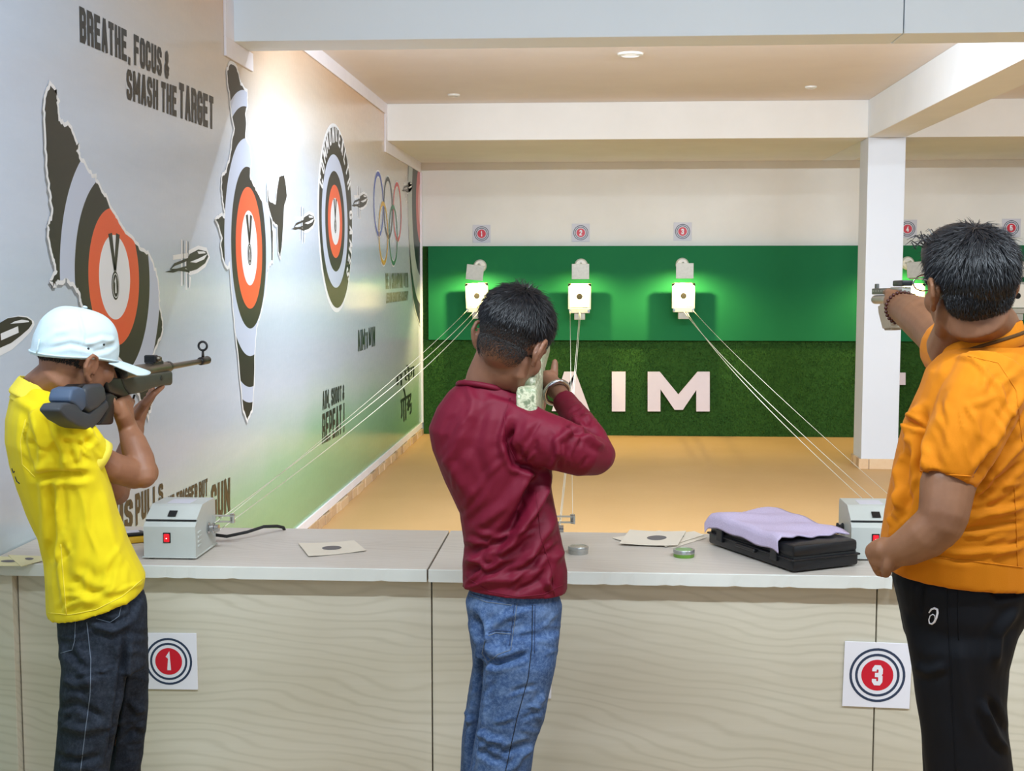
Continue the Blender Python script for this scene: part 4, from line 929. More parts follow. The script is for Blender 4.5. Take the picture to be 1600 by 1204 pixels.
M['thread'] = plain('seam_thread', '66707f', .8); M['thread_blue'] = plain('seam_thread_blue', '24365a', .8); M['seam_dark'] = plain('seam_dark', '0c1524', .8); M['shoe'] = plain('shoe_fabric', '2b2d33', .6); M['sole'] = plain('shoe_sole', 'd9d7d2', .6)

def shoe(root, c, az):
    a = math.radians(az); f = Vector((math.cos(a), math.sin(a), 0)); s = Vector((math.sin(a), -math.cos(a), 0)); z = Vector((0, 0, 1))
    def ring(y, w_, h, z0): return [c+f*y+s*(w_*math.cos(q))+z*(z0+h*.5+h*.5*math.sin(q)) for q in [2*math.pi*i/16 for i in range(16)]]
    MB().rings([ring(-.085, .015, .05, .03), ring(-.075, .03, .085, .012), ring(-.03, .036, .1, .012), ring(.03, .038, .085, .012), ring(.09, .046, .06, .012), ring(.15, .04, .045, .012), ring(.175, .018, .03, .014)]).build('shoe', M['shoe'], root, True)
    pts = [(-.09, .0), (-.085, .028), (-.03, .036), (.05, .042), (.11, .05), (.16, .04), (.18, .012), (.18, -.012), (.16, -.04), (.11, -.05), (.05, -.042), (-.03, -.036), (-.085, -.028)]
    MB().prism([c+f*p[0]+s*p[1] for p in pts], z, .018).build('sole', M['sole'], root)
def stick(px, py, D):    # foot point on the floor under an image point
    p = at(px, py, D); return Vector((p.x, p.y, 0))
# ================================================================ left shooter: yellow polo, white cap
root = empty('person', stick(130, 1190, 2.98), 'shooter in yellow polo shirt and white cap aiming a black rifle', 'person')
HL = headmat(at(119, 559, 2.98), 54, 12, 6, .965)
tl = [(30, 596, 96, 612, 2.98, .075), (14, 622, 118, 636, 2.98, .125), (7, 655, 138, 664, 2.98, .15), (7, 690, 152, 694, 2.98, .16), (14, 725, 165, 722, 2.99, .16), (24, 762, 175, 756, 3.0, .155), (40, 800, 185, 796, 3.0, .15), (58, 838, 199, 836, 3.0, .15), (67, 875, 215, 870, 3.0, .155), (70, 915, 227, 895, 3.0, .16), (73, 962, 224, 913, 3.0, .162)]
sk = MB(); head(sk, HL, -.016)
nb_ = at(66, 622, 2.98); sk.tube([HL@Vector((0, -.012, .01)), HL@Vector((0, -.03, -.05)), nb_+Vector((.012, 0, .03)), nb_+Vector((0, 0, -.05))], [.05, .054, .055, .06], 18, rnd=True)
rows(sk, tl[1:], shrink=.68)
for lg in ([(145, 950, 3.0, 38), (142, 1040, 2.92, 34), (130, 1200, 2.92, 30), (125, 1380, 2.92, 24), (122, 1490, 2.92, 22)], [(165, 950, 3.0, 38), (192, 1040, 3.1, 28), (195, 1200, 3.12, 26), (190, 1370, 3.12, 22), (188, 1440, 3.12, 20)]): T(sk, lg)
# right arm and hand on the grip
T(sk, [(85, 675, 2.9, 26), (120, 700, 2.93, 24), (175, 730, 2.99, 25), (212, 741, 3.05, 24), (226, 738, 3.07, 23)], 18)
T(sk, [(224, 742, 3.05, 22), (218, 718, 3.07, 24), (208, 690, 3.09, 21), (201, 672, 3.105, 16), (197, 660, 3.11, 15)], 18)
sk_r = [(198, 662, 3.16), (192, 645, 3.18)]
T(sk, [(197, 662, 3.10, 14.5), (190, 646, 3.075, 13.5), (187, 632, 3.07, 11)], 14); T(sk, [(199, 660, 3.11, 12), (198, 644, 3.10, 11.5), (199, 631, 3.10, 9)], 14)
T(sk, [(183, 642, 3.06, 8.5), (175, 627, 3.04, 7), (170, 610, 3.045, 5.6)], 10)                                   # thumb
for kx, ky, D in ((183, 630, 3.07), (190, 626.5, 3.08), (197, 626, 3.09), (203, 632, 3.11)): T(sk, [(kx-1, ky+9, D-.005, 6.2), (kx, ky, D-.01, 6.2), (kx+3, ky-5, D+.05, 5.8), (kx-6, ky-2, D+.095, 5.4), (kx-12, ky+4, D+.10, 5)], 10)
# left arm and hand under the fore-end
T(sk, [(110, 700, 3.1, 24), (150, 735, 3.16, 24), (180, 768, 3.2, 22), (184, 770, 3.22, 20)], 16); T(sk, [(182, 768, 3.22, 20), (193, 730, 3.28, 22), (206, 690, 3.34, 17), (212, 668, 3.38, 14)], 16)
T(sk, [(212, 668, 3.38, 13), (215, 652, 3.4, 13), (220, 640, 3.42, 12), (226, 631, 3.44, 9)], 14)
T(sk, [(214, 648, 3.37, 8), (226, 630, 3.34, 7), (240, 615, 3.35, 5.8), (254, 603.5, 3.40, 4.4)], 12)                # thumb along the stock
for i, (ax, ay) in enumerate(((232, 628), (229, 633), (226, 638), (222, 644))): T(sk, [(ax-6, ay, 3.44, 6), (ax+4, ay-5, 3.48+.01*i, 5.6), (ax+8, ay-12, 3.51+.008*i, 5.2), (ax+6, ay-22, 3.52+.008*i, 4.6)], 10)
body = link('body', vox(sk, .0036, 5), M['skin_l'], root, True)
eyes(HL, root)
# polo shirt
sh = MB(); rows(sh, tl); T(sh, [(70, 655, 2.9, 50), (100, 676, 2.89, 47), (128, 700, 2.91, 39), (147, 712, 2.935, 31), (151, 714.5, 2.94, 29)], 20, rnd=False)
T(sh, [(100, 680, 3.08, 42), (125, 705, 3.12, 38), (145, 728, 3.15, 34)], 18, rnd=False)
me = vox(sh, .005, 3)
ripple(me, .0012, 42, 3)
folds(me, randf(1, 40, 660, 150, 735, -55, 12, 45)+randf(2, 78, 760, 205, 930, 85, 16, 70, 4, .0016)+randf(3, 90, 900, 210, 950, 15, 8, 40, 4, .002)+[([(60, 648), (85, 690), (90, 735)], 7, -.006), ([(42, 640), (36, 690), (50, 745)], 5, -.004), ([(56, 650), (66, 700), (62, 740)], 6, .006), ([(75, 665), (100, 705), (108, 740)], 7, .006), ([(100, 672), (122, 700), (118, 725)], 6, .005), ([(92, 690), (130, 695), (150, 680)], 5, -.005),
           ([(112, 668), (138, 672), (150, 690)], 5, .006), ([(55, 744), (90, 742), (140, 742)], 6, -.013), ([(58, 735), (80, 720), (120, 718)], 6, .004), ([(92, 745), (90, 830), (96, 900), (104, 962)], 5, .004), ([(78, 745), (80, 820), (78, 900)], 7, -.005), ([(66, 745), (72, 800), (72, 860)], 6, .004), ([(130, 750), (128, 820), (118, 900)], 9, .003), ([(160, 760), (172, 830), (192, 890)], 8, .003), ([(108, 900), (140, 925), (170, 930)], 8, -.006), ([(100, 945), (140, 938), (190, 912)], 7, .004), ([(120, 880), (150, 905), (190, 880)], 9, -.003), ([(22, 620), (50, 640), (60, 680)], 7, .003)])
shirt = link('polo_shirt', me, M['yellow'], root, True); ts = surf(me)
# hem, cuff, collar, seams
stitch(ts, [(76, 957), (110, 960), (150, 952), (190, 932), (222, 905)], .0011, M['yellow_rib'], 'hem_seam', root); stitch(ts, [(95, 850), (99, 900), (104, 960)], .0011, M['yellow_rib'], 'side_seam', root); stitch(ts, [(40, 655), (32, 690), (35, 725), (55, 745)], .0011, M['yellow_rib'], 'sleeve_seam', root)
a_, b_ = at(147, 712, 2.935), at(155, 716.5, 2.943); d_ = (b_-a_).normalized(); MB().tube([a_-d_*.006, a_+d_*.018], [.0485, .0465], 26, flat=1.0).build('sleeve_cuff', M['yellow_rib'], root, True)
# folded collar round the neck
cn = at(66, 611, 2.98); ring_o = []; n = 40
axn = Vector((.36, .12, .92)).normalized()
def col_ring(r, h, lean=0): 
    e1 = Vector((1, 0, 0)); e1 = (e1-axn*e1.dot(axn)).normalized(); e2 = axn.cross(e1)
    return [cn+axn*h+(e1*math.cos(2*math.pi*i/n)*1.0+e2*math.sin(2*math.pi*i/n)*1.12)*r for i in range(n)]
mbc = MB(); mbc.rings([col_ring(.060, -.04), col_ring(.055, .014), col_ring(.058, .019), col_ring(.062, .014), col_ring(.071, -.022), col_ring(.069, -.026), col_ring(.064, -.02), col_ring(.063, -.04)], closed=True)
mec = vox(mbc, .003, 2); link('collar', mec, M['yellow_rib'], root, True)
stitch(ts, [(19, 731), (21, 738), (23, 736)], .0016, M['ink'], 'back_print', root); stitch(ts, [(24, 744), (27, 752), (31, 755)], .0016, M['ink'], 'back_print', root)
# charcoal jeans
tr_ = MB(); rows(tr_, [(100, 900, 205, 870, 3.0, .12), (94, 945, 215, 905, 3.0, .13), (88, 972, 229, 930, 3.0, .148), (90, 1000, 231, 985, 3.0, .15), (92, 1030, 231, 1030, 3.0, .14)])
rows(tr_, [(92, 1005, 200, 1000, 2.94, .085), (95, 1045, 198, 1045, 2.92, .083), (92, 1100, 190, 1105, 2.92, .078), (89, 1150, 180, 1155, 2.92, .072), (84, 1204, 170, 1204, 2.92, .07), (86, 1330, 162, 1330, 2.92, .058), (90, 1480, 156, 1480, 2.92, .052), (90, 1505, 156, 1505, 2.92, .052)])
rows(tr_, [(130, 990, 231, 990, 3.08, .085), (140, 1060, 233, 1060, 3.1, .08), (150, 1105, 232, 1105, 3.11, .075), (150, 1150, 226, 1150, 3.12, .07), (152, 1204, 221, 1204, 3.12, .066), (155, 1330, 216, 1330, 3.12, .055), (158, 1420, 214, 1420, 3.12, .05), (158, 1445, 214, 1445, 3.12, .05)])
me = vox(tr_, .0055, 4); ripple(me, .0016, 50, 8)
folds(me, randf(4, 95, 985, 225, 1204, 8, 26, 38, 3.2, .002)+[([(197, 985), (190, 1060), (180, 1130), (168, 1204)], 5, -.012), ([(215, 920), (205, 960), (180, 975), (150, 968)], 5, -.005), ([(140, 972), (175, 985), (200, 970)], 6, .005), ([(98, 1015), (115, 1025), (140, 1050)], 6, -.005), ([(95, 1060), (120, 1070), (150, 1062)], 6, .004), ([(95, 1105), (120, 1100), (160, 1120)], 6, -.005), ([(92, 1130), (130, 1140), (170, 1130)], 7, .005), ([(88, 1180), (120, 1190), (160, 1180)], 6, -.005), ([(200, 1090), (215, 1110), (228, 1108)], 5, .005), ([(195, 1150), (210, 1140), (226, 1150)], 5, -.005), ([(120, 990), (130, 1040), (150, 1100)], 8, .003)])
jl = link('jeans', me, M['denim_dark'], root, True); tj = surf(me)
stitch(tj, [(136, 972), (142, 1030), (141, 1085), (133, 1145), (126, 1204)], .0010, M['thread'], 'side_seam', root); stitch(tj, [(118, 970), (117, 1000), (113, 1015), (95, 1020)], .0010, M['thread'], 'pocket_seam', root); stitch(tj, [(150, 966), (172, 972), (186, 962), (190, 945)], .0010, M['thread'], 'pocket_seam', root)
shoe(root, stick(122, 1400, 2.92), 30); shoe(root, stick(186, 1400, 3.12), 45)
# cap
def capring(z, grow=0, fwd=0): return None
mb = MB(); rr = []; n = 40
for j in range(13):
    t = j/12; ph = t*math.pi/2*.985; zz_ = .016+.108*math.sin(ph); s_ = math.cos(ph)**.62
    rr.append([HL@Vector((.0885*s_*math.cos(2*math.pi*i/n), -.006+.109*s_*math.sin(2*math.pi*i/n), zz_+(1-t)*(.006*math.sin(2*math.pi*i/n)*-1))) for i in range(n)])
low = [[HL@Vector((.088*math.cos(2*math.pi*i/n), -.006+.1085*math.sin(2*math.pi*i/n), .008+min(0, .02*math.sin(2*math.pi*i/n)))) for i in range(n)]]
mb.rings(low+rr); me = vox(mb, .0032, 2); ripple(me, .0007, 70, 5)
folds(me, [([(75, 545), (110, 537), (150, 545)], 4, -.003), ([(60, 540), (85, 520), (110, 515)], 5, .002), ([(130, 540), (160, 530), (185, 535)], 4, .003), ([(120, 480), (130, 520), (128, 550)], 3, .0015), ([(140, 552), (165, 545), (185, 530)], 4, -.003)])
cp = link('cap', me, M['collar_white'], root, True); tc_ = surf(me)
mb = MB(); vs_ = []; na, nr = 24, 8
for off in (0, -.003):
    for i in range(na+1):
        t = -1+2*i/na
        for j in range(nr+1):
            f_ = j/nr; an = t*1.12; bx_ = .0885*math.sin(an); by_ = -.006+.108*math.cos(an)
            ex_ = .082*math.sin(t*1.25); ey_ = .088+.118*math.cos(t*1.3)**.8 if abs(t*1.3) < math.pi/2 else .088
            x_ = bx_+(ex_-bx_)*f_; y_ = by_+(ey_-by_)*f_
            vs_.append(HL@Vector((x_, y_, .012+.004*(1-f_)-1.5*x_*x_*(1+.4*f_)-.010*f_+off)))
m_ = (na+1)*(nr+1); fs = []
for i in range(na):
    for j in range(nr):
        a_ = i*(nr+1)+j; fs += [(a_, a_+1, a_+nr+2, a_+nr+1), (m_+a_, m_+a_+nr+1, m_+a_+nr+2, m_+a_+1)]
ed = list(range(nr))+[i*(nr+1)+nr for i in range(na)]+[na*(nr+1)+nr-j for j in range(nr)]+[(na-i)*(nr+1) for i in range(na)]
for q in range(len(ed)): a_, b_ = ed[q], ed[(q+1) % len(ed)]; fs.append((a_, m_+a_, m_+b_, b_))
mb.add(vs_, fs); mb.build('cap_brim', M['collar_white'], cp, True)
MB().tube([HL@Vector((.0885*1.01*math.cos(a), -.006+.1095*math.sin(a), .013+min(0, .018*math.sin(a)))) for a in [math.radians(x_) for x_ in range(-160, 340, 8)][:63]], .0022, 6).build('cap_band_seam', M['collar_white'], cp, True)
MB().ell((0, -.006, .128), .006, .006, .003, HL, 12, 8).build('cap_button', M['collar_white'], cp, True)
for px, py in ((138, 544.5), (162, 538)):
    q = onsurf(tc_, px, py, .0008)
    if q is not None: MB().ell(q, .0028, .0028, .0028, None, 10, 8).build('eyelet', M['rubber'], cp, True)
MB().tube([HL@Vector((.02+.0*i, -.118, .03-.012*i)) for i in range(4)], [.004, .0045, .0045, .003], 8, flat=.4).build('cap_strap', M['collar_white'], cp, True)
me = strands(HL, 2600, lambda p: 1 if (-.03 < p.z < .0 and p.y < .03 and not (abs(p.x) > .062 and -.03 < p.y < .03)) else 0, lambda p: .007, lambda p, n_: Vector((0, -.2, -1)), 4, .0009, .1, 0, el=((0, -.012, .035), (.0755, .0955, .0845)))
link('hair', me, M['stubble'], root)

# ---------------------------------------------------------------- black air rifle of the left shooter
M['gun_black'] = plain('gun_black', '121316', .38, .45, var=.2); M['gun_grey'] = plain('gun_stock_grey', '3a3d42', .5, .35, var=.08, bump=.05); M['gun_blue'] = plain('gun_pad_blue', '46556b', .55, .3, var=.06); M['gun_metal'] = plain('gun_metal', '6f675c', .32, .5, .85, var=.1); M['stock_olive'] = plain('stock_dark_olive', '3c4038', .5, .35, var=.06)
RX = -1.165
gr = empty('air_rifle', at(190, 640, 3.2), 'black air rifle with grey stock held by the yellow shooter', 'rifle')
def slab(pts, X0, th, name, mat, parent, bev=.006):
    P_ = [onx(p[0], p[1], X0) for p in pts]; bm = bmesh.new()
    a = [bm.verts.new(p) for p in P_]; b = [bm.verts.new(p-Vector((th, 0, 0))) for p in P_]; n_ = len(a)
    bm.faces.new(a[::-1]); bm.faces.new(b)
    for i in range(n_): bm.faces.new((a[i], a[(i+1) % n_], b[(i+1) % n_], b[i]))
    bmesh.ops.recalc_face_normals(bm, faces=bm.faces[:])
    if bev: bmesh.ops.bevel(bm, geom=[e for e in bm.edges if len(e.link_faces) == 2 and e.calc_face_angle(0) > .6], offset=bev, segments=3, affect='EDGES', profile=.5, clamp_overlap=True)
    return MB().bm(bm).build(name, mat, parent, auto=35)
def ax(px, py, X0): return onx(px, py, X0)
g = 6.667; og = (90, 540)
def c6(pts): return cr(pts, g, og)
slab(c6([(665, 335), (1190, 262), (1203, 275), (1203, 395), (1190, 410), (1120, 415), (1000, 440), (900, 485), (770, 508), (720, 460), (690, 400)]), RX, .042, 'fore_end', M['stock_olive'], gr)
slab(c6([(505, 335), (660, 335), (700, 440), (760, 520), (700, 545), (640, 520), (545, 480), (520, 420)]), RX-.002, .04, 'action_block', M['gun_black'], gr, .004)
slab(c6([(505, 500), (560, 480), (640, 530), (600, 640), (590, 820), (440, 825), (470, 760), (500, 700)]), RX-.004, .036, 'grip', M['gun_black'], gr, .008)
slab(c6([(300, 440), (340, 405), (470, 392), (500, 430), (520, 560), (430, 650), (350, 695), (310, 660), (296, 560)]), RX+.004, .05, 'cheek_piece', M['gun_grey'], gr, .009)
slab(c6([(135, 540), (160, 450), (220, 425), (275, 440), (300, 500), (300, 640), (260, 690), (190, 610), (140, 590)]), RX+.002, .052, 'butt_pad', M['gun_blue'], gr, .012)
slab(c6([(20, 660), (60, 600), (120, 590), (200, 600), (270, 680), (340, 705), (520, 560), (545, 640), (440, 800), (350, 885), (220, 840), (100, 770), (30, 690)]), RX, .048, 'butt_stock', M['gun_grey'], gr, .012)
slab(c6([(130, 470), (250, 400), (400, 395), (380, 440), (160, 500)]), RX-.008, .036, 'comb', M['gun_black'], gr, .004)
RB = RX-.021
def gp(px, py): return onx(*c6([(px, py)])[0], RB)
MB().tube([gp(600, 325), gp(640, 310), gp(900, 262), gp(1135, 228)], [.02, .021, .0185, .0165], 20).build('compression_tube', M['gun_metal'], gr, True)
MB().lathe([(.001, -.012), (.016, -.012), (.0225, -.002), (.0225, .02), (.001, .02)], gp(610, 318), gp(900, 262)-gp(610, 318), 20).build('end_cap', M['gun_black'], gr, auto=40)
MB().tube([gp(1130, 226), gp(1170, 218), gp(1500, 160)], [.0095, .0088, .008], 14).build('barrel', M['gun_metal'], gr, True)
MB().tube([gp(1128, 222), gp(1158, 216)], .015, 14).build('breech_block', M['gun_black'], gr, True)
MB().tube([gp(1480, 163), gp(1490, 161), gp(1560, 148)], [.010, .0125, .0125], 14).build('muzzle_weight', M['gun_black'], gr, True)
mzl = gp(1515, 150); upv = Vector((0, 0, 1)); MB().tube([mzl+upv*.008, mzl+upv*.028], [.009, .006], 10, flat=.5).build('front_sight', M['gun_black'], gr, True)
fdir = (gp(1500, 160)-gp(1170, 218)).normalized(); sd = fdir.cross(upv).normalized(); cR = mzl+upv*.043
MB().tube([cR+(sd*math.cos(q)+upv*math.sin(q))*.013 for q in [2*math.pi*i/18 for i in range(18)]], .0035, 8, closed=True).build('sight_hood', M['gun_black'], gr, True)
rsg = gp(1020, 205); mb = MB(); RSM = Matrix.Translation(rsg) @ Matrix((sd, fdir, upv)).transposed().to_4x4()
mb.box((-.011, -.05, .0), (.011, .035, .012), .002, RSM, seg=1); mb.build('rear_sight_base', M['gun_black'], gr); MB().box((-.016, -.045, .008), (.016, -.02, .03), .003, RSM, seg=1).build('rear_sight', M['gun_black'], gr); MB().tube([RSM@Vector((.011, -.03, .02)), RSM@Vector((.024, -.03, .02))], .007, 10).build('sight_knob', M['gun_metal'], gr, True); MB().box((-.009, .0, .010), (.009, .03, .022), .002, RSM, seg=1).build('sight_leaf', M['gun_metal'], gr)
MB().lathe([(.001, -.002), (.007, -.002), (.007, .001), (.001, .001)], onx(*c6([(1085, 335)])[0], RX+.001), (1, 0, 0), 14).build('stock_screw', M['gun_black'], gr)
P_ = [onx(*q, RX-.02) for q in c6([(650, 540), (700, 600), (780, 580), (800, 515)])]; MB().tube(P_, .003, 8).build('trigger_guard', M['gun_black'], gr, True)
# ================================================================ middle shooter: maroon long-sleeve shirt, blue jeans
root = empty('person', stick(790, 1190, 3.1), 'shooter in maroon long-sleeved shirt and blue jeans seen from behind', 'person')
HM = headmat(at(799, 537, 3.06), 66, 22, 15, 1.0)
tm = [(726, 592, 800, 606, 3.1, .06), (700, 612, 832, 630, 3.1, .095), (682, 636, 850, 655, 3.1, .115), (669, 668, 860, 688, 3.1, .125), (675, 702, 862, 722, 3.1, .125), (695, 752, 862, 760, 3.1, .118), (718, 800, 869, 802, 3.1, .112), (725, 850, 879, 850, 3.1, .112), (722, 888, 886, 892, 3.1, .115), (722, 912, 886, 922, 3.1, .117)]
sk = MB(); head(sk, HM); nb_ = at(762, 612, 3.1)
T(sk, [(790, 545, 3.075, 36), (778, 568, 3.085, 39), (765, 592, 3.095, 37), (760, 615, 3.1, 39), (760, 645, 3.1, 40)], 32)
rows(sk, tm[1:], shrink=.66)
for lg in ([(805, 950, 3.1, 32), (808, 1050, 3.04, 32), (790, 1200, 3.04, 28), (768, 1400, 3.04, 22), (766, 1440, 3.04, 20)], [(775, 950, 3.1, 32), (775, 1050, 3.2, 28), (752, 1200, 3.2, 26), (742, 1340, 3.2, 20), (742, 1390, 3.2, 20)]): T(sk, lg)
T(sk, [(800, 660, 3.05, 26), (865, 694, 3.02, 24), (925, 706, 3.08, 17)], 16); T(sk, [(925, 704, 3.08, 16), (904, 662, 3.19, 14), (884, 628, 3.28, 13.5), (872, 611, 3.32, 14)], 16)
T(sk, [(873, 612, 3.32, 14), (863, 600, 3.35, 14.5), (856, 590, 3.37, 13)], 14); T(sk, [(868, 612, 3.33, 12), (858, 604, 3.36, 12)], 14)
T(sk, [(864, 598, 3.36, 8), (866, 584, 3.38, 6.6), (866.5, 572, 3.39, 6), (867, 565, 3.39, 5)], 10)                # thumb
for i in range(4): T(sk, [(857-i, 590+5*i, 3.38, 6), (848-i, 588+6*i, 3.42, 5.8), (842-i, 594+6*i, 3.42, 5.4), (842, 600+6*i, 3.40, 5)], 10)
T(sk, [(715, 665, 3.14, 24), (740, 715, 3.26, 22), (775, 735, 3.38, 24)], 14); T(sk, [(775, 735, 3.38, 22), (815, 680, 3.48, 20), (838, 640, 3.56, 14), (842, 625, 3.58, 13)], 14)
T(sk, [(842, 628, 3.58, 13), (844, 612, 3.6, 12)], 12)
for i in range(4): T(sk, [(843, 614, 3.58+.018*i, 6), (853, 606, 3.59+.018*i, 5.6), (856, 596, 3.59+.018*i, 5)], 10)
T(sk, [(838, 618, 3.57, 7), (834, 606, 3.57, 6), (836, 596, 3.57, 5)], 10)
link('body', vox(sk, .0036, 5), M['skin_m'], root, True); eyes(HM, root)
# shirt
sh = MB(); rows(sh, tm)
T(sh, [(792, 655, 3.06, 44), (830, 676, 3.02, 42), (872, 694, 3.0, 42), (908, 708, 3.03, 37), (930, 712, 3.08, 31), (936, 710, 3.1, 27)], 22)
T(sh, [(932, 708, 3.09, 28), (921, 688, 3.13, 29), (905, 660, 3.2, 25), (889, 637, 3.27, 20), (880, 624, 3.30, 18.5)], 20, rnd=False)
T(sh, [(704, 662, 3.13, 28), (728, 702, 3.22, 32), (775, 738, 3.38, 28)], 18); T(sh, [(775, 737, 3.38, 27), (812, 685, 3.48, 22), (832, 650, 3.54, 18)], 16, rnd=False)
me = vox(sh, .005, 3); ripple(me, .0008, 30, 11)
folds(me, randf(5, 725, 830, 880, 920, 22, 20, 65, 3.6, .0028)+randf(6, 810, 660, 940, 735, 70, 14, 32, 3.2, .0024)+randf(7, 690, 640, 800, 800, 55, 12, 70, 5, .0016)+randf(8, 890, 630, 940, 690, 30, 8, 22, 2.6, .002)+[([(860, 735), (838, 790), (800, 850), (755, 880), (728, 878)], 7, .012), ([(845, 740), (815, 800), (775, 845), (735, 860)], 7, -.010), ([(840, 725), (790, 790), (735, 830)], 8, .006), ([(835, 745), (800, 830), (770, 870), (725, 895)], 6, -.008), ([(868, 800), (850, 850), (800, 900), (740, 912)], 8, .008), ([(862, 830), (835, 880), (775, 905)], 6, -.008), ([(880, 860), (858, 890), (850, 920)], 6, .006), ([(872, 870), (845, 905), (800, 925)], 6, -.006), ([(800, 660), (792, 690), (805, 725), (850, 738)], 5, -.012), ([(800, 640), (785, 680), (790, 720)], 6, .004),
           ([(735, 640), (700, 720), (735, 780)], 10, .005), ([(760, 625), (740, 700), (760, 760)], 10, -.004), ([(830, 655), (815, 690), (835, 725)], 7, .004), ([(895, 668), (870, 690), (880, 720)], 6, .006), ([(885, 660), (900, 672), (935, 678)], 5, -.010), ([(905, 665), (925, 690), (945, 700)], 5, .006), ([(900, 640), (915, 660), (935, 672)], 4, -.004), ([(895, 655), (925, 650)], 4, .004), ([(728, 600), (740, 625), (735, 660)], 6, .003), ([(760, 610), (800, 622), (840, 645)], 5, -.004), ([(728, 845), (760, 850), (800, 830)], 5, .006), ([(730, 870), (760, 885), (810, 870)], 5, .007), ([(850, 905), (865, 925)], 4, .005)])
link('shirt', me, M['maroon'], root, True); ts = surf(me)
stitch(ts, [(727, 901), (765, 924), (810, 932), (850, 928), (882, 912)], .0011, M['maroon'], 'hem_seam', root); stitch(ts, [(797, 622), (788, 650), (792, 690), (808, 722)], .0011, M['maroon'], 'sleeve_seam', root); stitch(ts, [(838, 770), (845, 840), (862, 890), (866, 930)], .0011, M['maroon'], 'side_seam', root)
axn = Vector((.18, .25, .95)).normalized(); cn = at(758, 609, 3.1); e1 = Vector((1, 0, 0)); e1 = (e1-axn*e1.dot(axn)).normalized(); e2 = axn.cross(e1)
MB().tube([cn+(e1*math.cos(q)*.067+e2*math.sin(q)*.070) for q in [2*math.pi*i/40 for i in range(40)]], .007, 10, closed=True).build('neck_band', M['maroon'], root, True)
# jeans
tr_ = MB(); rows(tr_, [(745, 880, 862, 890, 3.1, .085), (738, 908, 870, 918, 3.1, .098), (727, 938, 878, 945, 3.1, .114), (733, 975, 875, 985, 3.1, .118), (737, 1015, 871, 1020, 3.1, .112)])
rows(tr_, [(752, 985, 875, 985, 3.06, .085), (754, 1030, 868, 1035, 3.04, .082), (753, 1075, 859, 1080, 3.04, .078), (747, 1120, 851, 1122, 3.04, .074), (740, 1160, 836, 1160, 3.04, .068), (733, 1204, 830, 1204, 3.04, .068), (730, 1310, 812, 1310, 3.04, .06), (734, 1420, 800, 1420, 3.04, .052), (734, 1450, 800, 1450, 3.04, .052)])
rows(tr_, [(736, 985, 840, 990, 3.18, .08), (738, 1040, 830, 1040, 3.2, .078), (728, 1100, 815, 1100, 3.2, .074), (722, 1150, 800, 1150, 3.2, .068), (719, 1204, 790, 1204, 3.2, .066), (715, 1310, 775, 1310, 3.2, .055), (715, 1380, 770, 1380, 3.2, .05), (715, 1405, 770, 1405, 3.2, .05)])
me = vox(tr_, .005, 3); ripple(me, .0011, 45, 21)
folds(me, randf(9, 740, 1070, 850, 1204, 18, 16, 34, 3, .0018)+randf(10, 760, 950, 870, 1040, 20, 10, 40, 3, .0018)+randf(11, 720, 1050, 745, 1204, 40, 6, 22, 3, .0018)+[([(745, 975), (757, 1000), (757, 1030), (748, 1110), (735, 1204)], 5, -.016), ([(740, 962), (752, 985), (758, 1005)], 6, -.012), ([(760, 1030), (775, 1037), (800, 1030), (825, 1020)], 5, -.009), ([(765, 985), (765, 1010), (780, 1025)], 8, .008), ([(755, 985), (790, 965), (830, 955)], 6, .004), ([(830, 1160), (810, 1165), (780, 1180)], 5, -.006), ([(835, 1165), (815, 1180), (800, 1204)], 5, .005), ([(745, 1140), (765, 1155), (790, 1160)], 5, .005), ([(742, 1165), (770, 1185), (790, 1190)], 5, -.005), ([(850, 1080), (840, 1110), (845, 1130)], 5, .004), ([(725, 1110), (740, 1130)], 4, .004)])
link('jeans', me, M['denim'], root, True); tj = surf(me)
for pts, m_ in (([(832, 945), (831, 1010), (825, 1060), (808, 1120), (790, 1204)], 'seam_dark'), ([(836, 945), (835, 1020)], 'thread_blue'), ([(808, 942), (803, 980), (798, 1015)], 'thread'), ([(804, 942), (800, 978), (796, 1008)], 'thread_blue'), ([(763, 993), (775, 988), (799, 990)], 'thread'), ([(763, 989), (775, 984), (800, 986)], 'thread_blue'), ([(798, 1015), (778, 1022), (762, 1034), (753, 1020), (758, 1000)], 'thread'), ([(728, 928), (760, 940), (800, 945)], 'thread'), ([(726, 918), (740, 928), (770, 936)], 'thread_blue')):
    stitch(tj, pts, .0011, M[m_], 'jeans_seam', root)
# hair
mb = MB(); mb.ell((0, -.018, .052), .0800, .0985, .0815, HM, 30, 20); mb.ell((0, .02, .07), .074, .080, .066, HM, 24, 16)
hb = vox(mb, .004, 2)
wh = Vector((.012, -.06, .12))
def flowM(p, n_): d = p-wh; return Vector((d.x, d.y, d.z*1.2-.015))
hs = strands(HM, 8500, lambda p: 1 if (p.z > .012 or (p.y > .02 and p.z > .03)) and not (p.y > .055 and p.z < .05) else (.3 if p.z > .0 and p.y < .05 else 0), lambda p: .030 if p.z > .05 else (.018 if p.z > .03 else .009), flowM, 2, .0013, .32, .5, el=((0, -.016, .052), (.0815, .100, .083)), jit=.2)
hm = link('hair', merge_meshes(hb, hs), M['hair'], root)
hm.data.polygons.foreach_set('use_smooth', [True]*len(hm.data.polygons))
fd = strands(HM, 5200, lambda p: max(0, min(1, (p.z+.052)/.05)) if (p.z < .022 and p.y < .03 and not (abs(p.x) > .064 and -.034 < p.y < .03 and p.z < .02)) else 0, lambda p: .0055, lambda p, n_: Vector((0, -.1, -1)), 6, .0007, .15, 0, el=((0, -.012, .033), (.0752, .0952, .0842)))
link('cropped_hair', fd, M['stubble'], hm)
